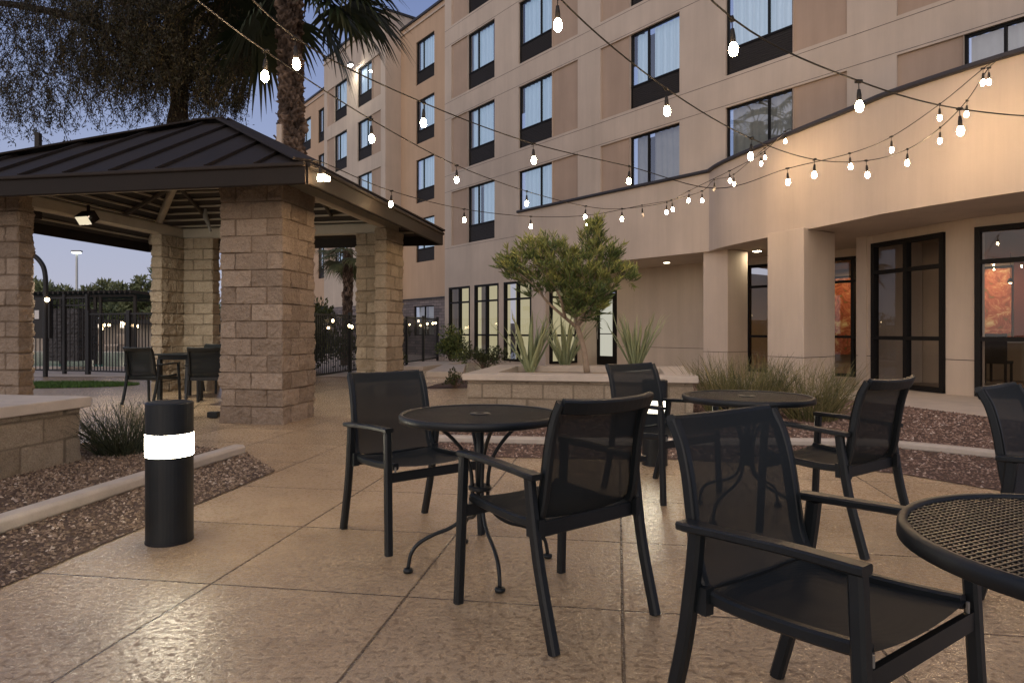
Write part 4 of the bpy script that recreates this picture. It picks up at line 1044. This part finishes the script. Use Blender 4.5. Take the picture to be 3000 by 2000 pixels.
# pergola beyond
pg = empty('pergola', (-14,22,0), 'long black slatted pergola beyond the pool gate', 'pergola')
y0 = 22.5; zp = 1.1+100/F*y0
mb = MB(); x0, x1 = P(90,0,y0).x, P(445,0,y0).x
mb.bar([(x0,y0,zp),(x1,y0-1.0,zp)], .07, .09); mb.bar([(x0,y0+2.6,zp-.02),(x1,y0+1.6,zp-.02)], .07, .09); mb.build('beam', wood_dark, pg)
mb = MB()
for i in range(22):
    x = x0+(x1-x0)*i/21; yy = y0-(i/21); mb.bar([(x+.12,yy-.5,zp+.10),(x-.2,yy+3.0,zp+.10)], .05, .10)
mb.build('slat', wood_dark, pg)
for fx in (.0,.30,.63,.68,1.0):
    x = x0+(x1-x0)*fx; MB().box((x,y0-fx,zp/2), (.08,.08,zp)).build('post', wood_dark, pg)
# far pool lights and furniture
far = [(252,934),(300,962),(305,952),(258,953),(268,953),(281,953),(320,952),(357,945),(366,948),(376,953),(390,953),(405,955),(975,939),(962,960),(921,963),(1023,954),(1031,957),(1200,951),(1226,940),(1232,953),(1252,948),(1268,947),(1276,946)]
bme = me_of(MB().lathe([(.01,-.07),(.05,-.03),(.05,.03),(.01,.06)], (0,0,0), 8), 'far_bulb', farbulb_e)
fg = empty('string_light', tuple(P(300,945,29)), 'far string of small bulbs beyond the pool, seen through the gate', 'string lights', 'string lights beyond the fence')
fg2 = empty('string_light', tuple(P(1230,945,19)), 'small glowing bulbs behind the iron fence right of the gazebo', 'string lights', 'string lights beyond the fence')
for i, (x, y) in enumerate(far):
    Y = 29 if x < 900 else (15.8 if x < 1100 else 23.2)
    par = fg if x < 900 else fg2
    p = P(x, y, Y); o = bpy.data.objects.new('bulb', bme); COL.objects.link(o); o.parent = par; o.location = p-par.location; o.scale = (1,1,1) if x < 900 else (.55,.55,.6)
lw_ = [P(235,948,29),P(300,955,29),P(410,948,29)]; MB().tube([p+Vector((0,0,.12)) for p in smooth_path(lw_,6)], .01, 5).build('cord', cord_m, fg)
lw_ = [P(905,940,15.8),P(975,930,15.8),P(1040,945,15.8),P(1190,935,22),P(1290,935,23.2)]; MB().tube([p+Vector((0,0,.06)) for p in smooth_path(lw_,6)], .006, 5).build('cord', cord_m, fg2)
# low pool building with lit openings
hs = empty('pool_house', (-20,38,0), 'low dark pool house with lit openings far beyond the pool', 'building')
MB().box((-22,40,.75), (18,3,1.5)).build('wall', curb_conc, hs); MB().box((-22,39.5,1.62), (19,5,.24)).build('roof', wood_dark, hs)
for x in (262,270,282,356,378,391): p = P(x, 951, 38.4); MB().box((p.x,38.45,p.z), (.14,.08,.34)).build('window', faronce_e, hs)
# patio umbrella beyond the fence
up = P(872, 883, 19)
um = empty('patio_umbrella', (up.x,up.y,0), 'dark open patio umbrella beyond the fence right of the front pillar', 'umbrella')
MB().lathe([(1.05,-.20),(1.02,-.17),(.06,.28),(.02,.31)], (up.x,up.y,1.1+(970-895)/F*19), 8).build('canopy', fence_metal, um); MB().tube([(up.x,up.y,0),(up.x,up.y,2.0)], .025, 8).build('pole', fence_metal, um)
# lounge chairs hinted by pool: two light loungers
for i, (x, lb) in enumerate(((262,'pale sun lounger by the pool left of the gate post'),(345,'pale sun lounger by the pool right of the gate post'))):
    q = P(x, 1020, 36.5); e = empty('sun_lounger', (q.x,36.5,0), lb, 'sun lounger', 'sun loungers beyond the pool')
    MB().box((q.x,36.5,.35), (.7,1.2,.08)).build('seat', walk_conc, e); MB().box((q.x,37.2,.62), (.7,.08,.7), 0, Matrix.Rotation(.5,3,'X')).build('backrest', walk_conc, e)
    for s1 in (-1,1):
        for s2 in (-1,1): MB().box((q.x+s1*.3,36.5+s2*.5,.16), (.05,.05,.31)).build('leg', fence_metal, e)
# street light far away
q = P(225, 740, 62)
e = empty('street_lamp', (q.x,62,0), 'tall street lamp with a lit head far beyond the trees', 'street lamp')
MB().tube([(q.x,62,0),(q.x,62,q.z)], [.13,.10], 10).build('pole', mottled('galvanised', (.55,.56,.52), .4, 3, .1, 30, .1, .002, .3), e)
MB().box((q.x,62,q.z+.12), (.85,.4,.14)).build('head', lum_metal, e); MB().box((q.x,61.95,q.z-.02), (.7,.32,.08)).build('lens', lampw_e, e)
# raised steps / ramp between planter and fence
def slab(name, pts, z1, label):
    o = MB().prism(pts, 0, z1).build(name, walk_conc); bevel(o, .01); return tag(o, label, 'step')
slab('concrete_step', [G(1180,1083)[:2], G(1240,1083)[:2], G(1352,1070)[:2], (-2.05,22.5), (-3.15,22.0)], .10, 'low pale concrete landing at the end of the iron fence')
slab('concrete_ramp', [(-2.05,15.9),(-1.15,15.7),(-1.35,19.5),(-2.0,19.5)], .14, 'narrow pale concrete ramp left of the long planter')

# ================================================================= PLANTS
def leaves(name, base, dirs, ln, wd, mat, tone, parent, fold=.0):
    """numpy leaf quads (lancet: base, side, tip, side)"""
    n = len(base); d = dirs/np.maximum(np.linalg.norm(dirs, axis=1, keepdims=True), 1e-6)
    r = rng.normal(size=(n,3)); s = np.cross(d, r); s /= np.maximum(np.linalg.norm(s, axis=1, keepdims=True), 1e-6)
    ln = ln[:, None]; wd = wd[:, None]
    V = np.zeros((n,4,3), np.float32); V[:,0] = base; V[:,1] = base+d*ln*.45+s*wd; V[:,2] = base+d*ln; V[:,3] = base+d*ln*.45-s*wd
    sh = parent.location if parent is not None else None
    return npmesh(name, V.reshape(-1,3), n, mat, np.repeat(tone, 4)[:, None]*np.ones((1,3)), parent, shift=tuple(sh) if sh is not None else None)

# weeping tree behind the gazebo
TB = Vector((-7.65, 15.0, 0))
wt = empty('weeping_tree', tuple(TB), 'big dark weeping tree hanging over the gazebo roof at the left', 'tree')
tk = MB(); tk.tube(smooth_path([TB, TB+Vector((.05,0,2)), TB+Vector((-.05,0,4.5)), TB+Vector((.15,0,6.2)), TB+Vector((.1,.1,8.5))], 5), [.27]*5+[.24]*5+[.22]*5+[.18]*5+[.12], 12)
limbs = [[(0,0,6.8),(-1.5,.3,8.0),(-3.6,.4,8.6),(-5.4,.2,8.7)], [(0,0,7.0),(1.0,.4,8.0),(1.9,.6,8.6),(2.4,.5,9.2)], [(0,0,7),(-.8,-.3,8.2),(-1.8,-.6,9.4)], [(0,0,7.2),(.3,.6,8.4),(.5,1,9.8)]]
for lb in limbs: pp = smooth_path([TB+Vector(p) for p in lb], 5); tk.tube(pp, [.14-.10*i/len(pp) for i in range(len(pp))], 8)
tk.build('trunk', bark_dark, wt, smooth=True)
B_, D_, LN_, TN_ = [], [], [], []; tw = MB()
def strand(s, ln_, nl, tone, drift, L0=.075):
    dx, dy = drift; pr = None; pts = []
    for j in range(10):
        t = j/9; pts.append(Vector((s.x+dx*t+.06*math.sin(t*5+s.x), s.y+dy*t, s.z+ (.15*t if t < .2 else .03) - ln_*t**1.15)))
    tw.tube(pts, .006, 3, False)
    for j in range(nl):
        t = random.random()**.8; k_ = min(8, int(t*9)); p = pts[k_].lerp(pts[k_+1], t*9-k_ if t < 1 else 1)
        B_.append((p.x+random.gauss(0,.05), p.y+random.gauss(0,.05), p.z+random.gauss(0,.03))); D_.append((random.gauss(0,.6), random.gauss(0,.6), -.7+random.gauss(0,.35))); LN_.append(L0*random.uniform(.6,1.35)); TN_.append(min(1,max(0,tone+random.gauss(0,.18))))
def addstr(px, py, Y, ln_, nl, tone):
    s = P(px, py, Y); strand(s, ln_, nl, tone, (random.gauss(0,.18), random.gauss(0,.1)))
for i in range(860):        # left airy part
    px = random.uniform(-120, 470); lim = 370-.12*px+random.uniform(-60,40)
    py = -140+(lim+120)*random.random()**1.15; addstr(px, py, 14.6+random.uniform(-1.6,1.6), random.uniform(.35,.75), 46, .18)
for i in range(1500):        # dense centre
    a = random.gauss(0, 1); px = 440+a*150; py = random.uniform(-140, 215)
    if px > 720: px = 640
    addstr(px, py, 15+random.uniform(-1.3,1.5), random.uniform(.5,1.0), 46, .42+random.uniform(-.1,.25))  # browner leaf tone puts the lit middle of the crown into the colour
for i in range(330):        # right lobe reaching to palm
    px = random.uniform(560, 725); py = random.uniform(120, 290+.2*(700-px)); addstr(px, py, 15+random.uniform(-1,1.4), random.uniform(.35,.7), 34, .3)
for i in range(120):        # ivy-like leaves round the trunk
    an = random.uniform(0,2*PI); z = random.uniform(4.2,7); strand(TB+Vector((.3*math.cos(an), .3*math.sin(an)-.05, z)), random.uniform(.3,.6), 34, .55, (random.gauss(0,.05),0), .06)
tw.build('twig', bark_dark, wt)
leaves('crown', np.array(B_), np.array(D_), np.array(LN_), np.array(LN_)*.125, leaf_tree, np.array(TN_), wt)

# fan palms
def palm(x, y, ht, tr, crown_r, nfr, label, matl, seed, low=0, azs=None):
    R = random.Random(seed); r = empty('fan_palm', (x,y,0), label, 'palm tree', 'fan palms by the hotel')
    V = []; T = []; kz = int(ht/.05); kq = 36
    for iz in range(kz+1):
        z = ht*iz/kz; rr = tr*(1.06-.16*iz/kz)
        for q in range(kq):
            an = 2*PI*q/kq; cell = (int(iz/3), int((q+(iz//3) % 2*2)/4)); hsh = noise.noise(Vector((cell[0]*3.1, cell[1]*7.7, seed)))
            d = ((iz+int(q*1.5)) % 4)/4*.24*tr*(1+hsh)+hsh*.34*tr+noise.noise(Vector((q*.9, iz*.8, seed)))*.30*tr
            V.append((x+(rr+d)*math.cos(an)+.05*math.sin(z*.5), y+(rr+d)*math.sin(an), z)); T.append(min(1,max(0,.12+((iz+int(q*1.5)) % 4)*.17+hsh*.9+noise.noise(Vector((q*.5,iz*.4,9)))*.3)))
    Fq = [(iz*kq+q, iz*kq+(q+1) % kq, (iz+1)*kq+(q+1) % kq, (iz+1)*kq+q) for iz in range(kz) for q in range(kq)]
    mb = MB(); mb.v = V; mb.f = Fq; mb.build('trunk', bark_palm, r, tone=np.array(T)[:, None]*np.ones((1,3)))
    st = MB()
    for i in range(int(ht*9)):        # leaf-base stubs
        z = R.uniform(.3, ht); an = R.uniform(0,2*PI); p = Vector((x+tr*math.cos(an), y+tr*math.sin(an), z)); q = p+Vector((math.cos(an),math.sin(an),.8))*R.uniform(.05,.14)
        st.bar([p, q], .05, .02)
    st.build('leaf_base', bark_m, r)
    for f_ in range(nfr):
        az = 2*PI*f_/nfr*2.4+R.uniform(-.2,.2); el = R.uniform(-.9+low, 1.2) if azs is None else None
        if azs is not None: az, el = azs[f_]
        d = Vector((math.cos(az)*math.cos(el), math.sin(az)*math.cos(el), math.sin(el)))
        base = Vector((x,y,ht-.1)); L_ = crown_r*R.uniform(.85,1.1)
        hub = base+d*L_*.52+Vector((0,0,-.06*L_))
        mb = MB(); mb.bar(smooth_path([base, base+d*L_*.28+Vector((0,0,.04)), hub],3), .03, .018)
        side = d.cross(Vector((0,0,1))).normalized(); up = side.cross(d).normalized(); nb_ = 34; tones = [.5]*len(mb.v)
        for b_ in range(nb_):
            fa_ = math.radians(-105+210*b_/(nb_-1)); dd = d*math.cos(fa_)+side*math.sin(fa_)+up*R.uniform(-.06,.10)
            bl = L_*.55*(1-.18*abs(fa_)/1.8)*R.uniform(.9,1.05); w_ = .028*L_; sg = 5; prev = None; sd = side*math.cos(fa_)-d*math.sin(fa_); o_ = len(mb.v)
            for k_ in range(sg+1):
                t = k_/sg; p = hub+dd*bl*t+Vector((0,0,-.42*bl*t*t*t)); ww = w_*(.25+t*1.6 if t < .45 else (1-t)*1.75+.03)
                mb.v += [tuple(p-sd*ww), tuple(p+sd*ww)]; tones += [min(1,.25+R.random()*.3+t*.35)]*2
            mb.f += [(o_+2*k_, o_+2*k_+1, o_+2*k_+3, o_+2*k_+2) for k_ in range(sg)]
        mb.build('frond', matl, r, tone=np.array(tones)[:, None]*np.ones((1,3)))
    return r
fr_az = [(-.15,-.42),(.2,-.95),(-.55,-.2),(.9,.0),(3.5,-.95),(2.6,-.8),(0,.15),(1.5,.3),(2.4,.1),(3.2,.1),(-.3,-.62),(-2.4,.4),(-1.8,.8),(.5,.6),(4.9,.3),(2.0,-.3),(3.0,-.3)]
palm(-4.62, 13.9, 8.72, .235, 2.6, len(fr_az), 'tall fan palm with shaggy trunk rising behind the gazebo', leaf_palm, 3, azs=fr_az)
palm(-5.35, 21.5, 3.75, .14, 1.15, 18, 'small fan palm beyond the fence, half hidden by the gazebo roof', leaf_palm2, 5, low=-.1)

# small sumac-like tree in the planter
TS = Vector((1.09, 9.85, .43))
tr_ = empty('planter_tree', tuple(TS), 'small bushy tree with narrow leaves growing in the long planter', 'tree')
tk = MB()
def tp(px, py, dy=0): return P(px, py, 9.85+dy)
tk.tube(smooth_path([tp(1720,1092),tp(1712,1030),tp(1700,985),tp(1690,955)], 4), [.050,.048,.045,.043,.042]+[.040]*8, 10)
brs = [[(1690,958,0),(1655,930,-.1),(1600,880,-.15),(1570,840,-.2),(1520,800,-.2)], [(1690,958,0),(1680,900,.1),(1660,840,.15),(1640,780,.2),(1610,730,.2)], [(1690,958,0),(1720,890,-.1),(1740,820,-.1),(1750,740,0)], [(1695,950,0),(1745,900,.1),(1790,850,.1),(1820,820,0)], [(1655,930,-.1),(1640,870,-.3),(1600,800,-.35)], [(1720,890,-.1),(1710,820,-.35),(1700,760,-.3)]]
bpts = []
for b_ in brs:
    pp = smooth_path([tp(*q) for q in b_], 5); bpts.append(pp); tk.tube(pp, [.028-.020*i/len(pp) for i in range(len(pp))], 7)
tk.build('trunk', bark_pale, tr_, smooth=True)
blobs = [(1540,780,80,45,120),(1488,765,42,26,50),(1560,725,30,35,50),(1625,745,60,50,120),(1700,775,75,60,120),(1740,700,38,62,120),(1748,655,18,32,36),(1785,800,60,38,80),(1838,812,32,22,44),(1800,745,18,34,36),(1510,805,40,25,30),(1705,840,75,60,170),(1650,825,65,50,120),(1740,870,50,40,120),(1712,925,58,32,170),(1690,895,55,30,90),(1580,840,60,40,60),(1790,740,25,35,22),(1602,710,22,28,22)]
B_, D_, LN_, TN_ = [], [], [], []; tw = MB()
for (cx, cy, rx, ry, nsh) in blobs:
    cx = 1672+(cx-1672)*.93; cy = 850+(cy-850)*.84; rx *= .92; ry *= .88
    for i in range(int(nsh*.60)):
        a = random.uniform(0,2*PI); rr = math.sqrt(random.random()); px = cx+rx*rr*math.cos(a); py = cy+ry*rr*math.sin(a); dy = random.uniform(-.55,.55)*min(1, rx/60)
        s = tp(px, py, dy); out_ = Vector(((px-1680)/300, dy*.8, (860-py)/260+.35)).normalized(); out_ = (out_+Vector((random.gauss(0,.45),random.gauss(0,.45),random.gauss(0,.3)))).normalized()
        sl = random.uniform(.08,.21); e_ = s+out_*sl; tw.tube([s,e_], .003, 3, False); tn = random.gauss(.45,.16)+(.22 if rr > .6 and py < cy else 0)-(.2 if py > 850 else 0)  # clump tops lighter, lower crown darker: light and shade put into leaf tone
        for j in range(15):
            t = .15+.85*j/14; q = s.lerp(e_, t); an = j*2.4; r1 = Vector((math.cos(an), math.sin(an)*.9, .15)); dd = out_*(.5+.8*t)+r1*.8
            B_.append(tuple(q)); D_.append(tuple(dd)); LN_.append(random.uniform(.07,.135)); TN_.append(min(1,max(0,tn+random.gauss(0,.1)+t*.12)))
tw.build('twig', bark_pale, tr_)
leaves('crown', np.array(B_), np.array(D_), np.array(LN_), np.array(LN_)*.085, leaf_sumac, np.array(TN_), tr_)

# aloes / tall succulents
def aloe(base, nl, ht, spread, wid, label, seed, up=.4, name='aloe_plant'):
    R = random.Random(seed); r = empty(name, tuple(base), label, 'succulent'); mb = MB(); tones = []
    for i in range(nl):
        az = R.uniform(0,2*PI); tilt = spread*(.15+.85*R.random()); L_ = ht*R.uniform(.7,1.08)/max(.55,math.cos(tilt*.8)); d = Vector((math.cos(az)*math.sin(tilt), math.sin(az)*math.sin(tilt), math.cos(tilt)))
        sd = d.cross(Vector((-math.sin(az)*0+math.cos(az), math.sin(az), 0))); sd = Vector((-math.sin(az), math.cos(az), 0)); nr = sd.cross(d); o_ = len(mb.v); sg = 8; b0 = Vector(base)+Vector((math.cos(az), math.sin(az), 0))*R.uniform(.01,.06); tn = R.uniform(.1,.9)
        for k_ in range(sg+1):
            t = k_/sg; p = b0+d*L_*t+Vector((math.cos(az),math.sin(az),0))*(-up*.25*L_*t*(1-t)*math.sin(tilt))+Vector((math.cos(az),math.sin(az),-.3))*(.10*L_*t**3*R.uniform(0,1))
            w_ = wid*(1-t)**.75*(1+.3*math.sin(t*3))+.001
            mb.v += [tuple(p-sd*w_), tuple(p-nr*w_*.35), tuple(p+sd*w_), tuple(p+nr*w_*.28)]; tones += [tn*.7+.3*t]*4
        for k_ in range(sg):
            for q in range(4): mb.f.append((o_+k_*4+q, o_+k_*4+(q+1) % 4, o_+(k_+1)*4+(q+1) % 4, o_+(k_+1)*4+q))
    mb.build('leaf_rosette', aloe_m, r, smooth=True, tone=np.array(tones)[:, None]*np.ones((1,3))); return r
aloe(G(1553,1091,.43)+Vector((0,0,0)), 26, 1.02, .62, .042, 'pale green aloe at the left end of the long planter', 1)
aloe(G(1655,1083,.43), 22, 1.05, .62, .034, 'green aloe between the left aloe and the small tree trunk', 2)
aloe(G(1862,1086,.43), 60, 1.0, .58, .026, 'dense upright aloe at the right end of the long planter', 4)

# rushes, grasses, shrubs
def rush(base, nb_, ht, spread, w_, mat, label, seed, name, cat, zb=0, basr=.12, curl=.25, branch=0, aniso=(1,1)):
    R = random.Random(seed); r = empty(name, (base[0],base[1],zb), label, cat); V = []; T = []; nf = 0
    for i in range(nb_):
        a = R.uniform(0,2*PI); rr = basr*math.sqrt(R.random()); p = Vector((base[0]+rr*aniso[0]*math.cos(a), base[1]+rr*aniso[1]*math.sin(a), zb))
        az = a+R.gauss(0,.5); tl_ = spread*R.random()**.8; L_ = ht*R.uniform(.5,1.0)*(1.0+.1*tl_)
        d = Vector((math.cos(az)*math.sin(tl_), math.sin(az)*math.sin(tl_), math.cos(tl_))); cv = Vector((R.gauss(0,1),R.gauss(0,1),-.3))*curl*L_*.5; tn = min(1,max(0,R.gauss(.45,.25)))
        def strip(p, d, cv, L_, w_):
            nonlocal nf
            sg = 6; sd = d.cross(Vector((R.gauss(0,1),R.gauss(0,1),.2))).normalized(); q0 = None
            for k_ in range(sg+1):
                t = k_/sg; q = p+d*L_*t+cv*t*t; ww = w_*(1-.75*t)
                c_ = (q-sd*ww, q+sd*ww)
                if q0: V.extend([tuple(q0[0]),tuple(q0[1]),tuple(c_[1]),tuple(c_[0])]); T.extend([tn]*4); nf += 1
                q0 = c_
        strip(p, d, cv, L_, w_)
        for k_ in range(branch):
            t = R.uniform(.3,.8); q = p+d*L_*t+cv*t*t; d2 = (d+Vector((R.gauss(0,.5),R.gauss(0,.5),R.gauss(0,.3)))).normalized(); strip(q, d2, cv*.3, L_*.3, w_*.7)
    npmesh('stems', np.array(V), nf, mat, np.array(T)[:, None]*np.ones((1,3)), r, shift=tuple(r.location)); return r
rush((2.95,8.55), 760, .86, .62, .0052, leaf_grass, 'wide clump of spiky rush-like stems in red gravel before the corner pier', 5, 'rush_clump', 'shrub', 0, .42, .22, 1)
rush((3.72,8.25), 480, .86, .85, .0036, leaf_grass, 'sparser branching clump of wiry stems at the foot of the wide pier', 6, 'rush_clump', 'shrub', 0, .28, .4, 2)
rush((-3.50,6.02), 420, .56, .95, .0042, leafmat('leaf_wiry', [(0,(.02,.025,.015)),(1,(.09,.10,.055))]), 'dark wiry shrub leaning right behind the bollard by the left planter', 7, 'wiry_shrub', 'shrub', 0, .22, .35, 1)
def bush(c, rx, ry, rz_, n, ll, mat, label, name='shrub', parent=None, cat='shrub', wr=.22):
    R = random; B1, D1, L1, T1 = [], [], [], []
    r = empty(name, (c[0],c[1],c[2]-rz_ if c[2]-rz_ > 0 else 0), label, cat)
    lob = [(R.gauss(0,.45),R.gauss(0,.45),R.gauss(.1,.4),R.uniform(.35,.6)) for _ in range(14)]
    st = MB(); bs = Vector((c[0],c[1],max(0,c[2]-rz_)))
    for lx, ly, lz, lr in lob: st.tube([bs, Vector((c[0]+lx*rx*.8, c[1]+ly*ry*.8, c[2]+lz*rz_*.8))], [.02,.006], 5)
    st.build('branch', bark_m, r)
    for i in range(n):
        lx, ly, lz, lr = R.choice(lob); v_ = Vector((R.gauss(0,1),R.gauss(0,1),R.gauss(0,1))).normalized()*lr*R.random()**.4
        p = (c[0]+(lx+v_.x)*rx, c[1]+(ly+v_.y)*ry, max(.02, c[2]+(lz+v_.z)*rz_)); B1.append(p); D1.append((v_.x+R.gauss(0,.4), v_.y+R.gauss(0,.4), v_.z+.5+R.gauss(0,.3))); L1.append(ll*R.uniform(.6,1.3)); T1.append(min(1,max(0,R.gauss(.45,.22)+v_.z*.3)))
    leaves('foliage', np.array(B1), np.array(D1), np.array(L1), np.array(L1)*wr, mat, np.array(T1), r); return r
q = G(1345,1052); bush((q.x+.0,22.5,.50), .62,.6,.55, 3200, .10, leaf_sumac, 'olive green shrub under the leftmost lit windows of the hotel')
q = G(1415,1075); bush((-.75,18.5,.36), .55,.5,.36, 1800, .07, leaf_dark, 'low dark shrub just behind the left end of the long planter')
bush((-1.10,12.9,.16), .22,.22,.2, 320, .06, leaf_dark, 'tiny dark shrub in the small gravel bed left of the planter')
bush((-5.4,16.8,.75), 1.0,.9,.75, 4200, .12, leaf_dark, 'dark bush behind the iron fence right of the front pillar')
bush((-4.2,20.3,.75), .9,1.2,.8, 3000, .12, leaf_dark, 'dark bush behind the far end of the iron fence')
# background trees beyond the pool
def bgtree(px, py, Y, rpx, hpx, label, n=5200):
    c = P(px, py, Y); rx = rpx/F*Y; rz_ = hpx/F*Y; r = empty('desert_tree', (c.x,Y,0), label, 'tree', 'trees beyond the pool')
    tk = MB(); tk.tube(smooth_path([(c.x,Y,0),(c.x+.1,Y,c.z*.5),(c.x,Y,c.z)],4), [.25,.22,.2,.18,.16,.14,.12,.10,.08], 8)
    lob = [(random.gauss(0,.5),random.gauss(0,.4),random.gauss(0,.4),random.uniform(.3,.5)) for _ in range(22)]
    for lx,ly,lz,lr in lob[:12]: tk.tube([(c.x,Y,c.z*.55),(c.x+lx*rx,Y+ly*rx,c.z+lz*rz_)], [.09,.03], 6)
    tk.build('trunk', bark_m, r)
    ll = np.array(lob); idx = rng.integers(0, len(lob), n); v_ = rng.normal(size=(n,3)); v_ /= np.linalg.norm(v_, axis=1, keepdims=True); v_ *= (ll[idx,3]*rng.random(n)**.4)[:,None]
    B1 = np.array([c.x,Y,c.z])+(ll[idx,:3]+v_)*np.array([rx,rx*.7,rz_]); D1 = v_*2+rng.normal(size=(n,3))*.6+np.array([0,0,.5])
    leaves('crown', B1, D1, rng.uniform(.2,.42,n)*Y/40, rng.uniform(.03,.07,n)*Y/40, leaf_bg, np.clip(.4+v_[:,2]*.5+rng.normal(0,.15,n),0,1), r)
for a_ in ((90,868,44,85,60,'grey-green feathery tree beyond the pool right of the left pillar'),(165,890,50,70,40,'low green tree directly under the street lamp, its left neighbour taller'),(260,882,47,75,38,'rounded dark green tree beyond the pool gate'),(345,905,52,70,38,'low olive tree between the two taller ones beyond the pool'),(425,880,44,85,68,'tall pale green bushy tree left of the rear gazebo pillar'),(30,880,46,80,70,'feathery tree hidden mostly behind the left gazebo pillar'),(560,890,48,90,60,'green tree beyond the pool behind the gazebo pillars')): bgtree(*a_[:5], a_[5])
hg = np.array([[0,0,0]]); n = 9000
Xh = rng.uniform(-34,-9,n); Zh = rng.uniform(.1,3.0,n); Yh = 46+rng.normal(0,.8,n)
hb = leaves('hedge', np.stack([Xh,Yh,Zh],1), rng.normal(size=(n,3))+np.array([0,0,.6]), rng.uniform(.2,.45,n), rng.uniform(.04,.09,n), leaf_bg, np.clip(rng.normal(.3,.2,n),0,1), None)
tag(hb, 'long dark hedge closing the view beyond the pool', 'hedge', kind='stuff')
# far ground-level wall closing the horizon
o = MB().box((-20,60,.9), (120,.3,1.8)).build('boundary_wall', mottled('far_wall', (.22,.18,.15), .9, .5, .1, 10, .2, .01)); tag(o, 'long low boundary wall far behind the trees', 'wall')

# ================================================================= WORLD, SUN, CAMERA
W = bpy.data.worlds.new('World'); sc.world = W; W.use_nodes = True; nt = W.node_tree; nt.nodes.clear()
out = nt.nodes.new('ShaderNodeOutputWorld'); bg = nt.nodes.new('ShaderNodeBackground'); L(nt, bg.outputs[0], out.inputs[0])
tc = N(nt, 'TexCoord'); sp = N(nt, 'SeparateXYZ'); L(nt, tc.outputs['Generated'], sp.inputs[0])
r = ramp(nt, sp.outputs[2], [(0,(.42,.42,.50)),(.10,(.37,.395,.51)),(.25,(.27,.325,.50)),(.45,(.16,.215,.40)),(1,(.11,.145,.26))])
# afterglow behind the viewer (west)
dt = N(nt, 'VectorMath', operation='DOT_PRODUCT'); L(nt, tc.outputs['Generated'], dt.inputs[0]); dt.inputs[1].default_value = (-.35,-.93,.12)
mr = N(nt, 'MapRange'); mr.interpolation_type = 'SMOOTHSTEP'; mr.inputs['From Min'].default_value = .15; mr.inputs['From Max'].default_value = 1.0; L(nt, dt.outputs['Value'], mr.inputs[0])
mx = N(nt, 'Mix', data_type='RGBA', blend_type='ADD'); mx.clamp_result = False
L(nt, mr.outputs[0], mx.inputs[0]); L(nt, r.outputs[0], mx.inputs[6]); mx.inputs[7].default_value = (.80,.66,.48,1)
L(nt, mx.outputs[2], bg.inputs[0]); bg.inputs[1].default_value = 1.0
sun = bpy.data.lights.new('sun', 'SUN'); sun.energy = .12; sun.angle = math.radians(25); sun.color = (1,.74,.58)
so = bpy.data.objects.new('sun', sun); COL.objects.link(so); so.rotation_euler = Vector((.35,.93,-.22)).to_track_quat('-Z','Y').to_euler()

cam = bpy.data.cameras.new('camera'); co = bpy.data.objects.new('camera', cam); COL.objects.link(co); sc.camera = co
co.location = (0,0,CH); co.rotation_euler = (PI/2,0,0); cam.sensor_width = 36; cam.lens = F/3000*36; cam.shift_y = -.01; cam.clip_end = 500; cam.clip_start = .05
sc.view_settings.view_transform = 'Standard'; sc.view_settings.look = 'None'; sc.view_settings.exposure = .24; sc.view_settings.gamma = 1
sc.render.engine = 'CYCLES'; cy = sc.cycles
cy.use_denoising = True; cy.sample_clamp_indirect = 3; cy.sample_clamp_direct = 0; cy.max_bounces = 6; cy.transparent_max_bounces = 12; cy.caustics_reflective = False; cy.caustics_refractive = False; cy.use_light_tree = True
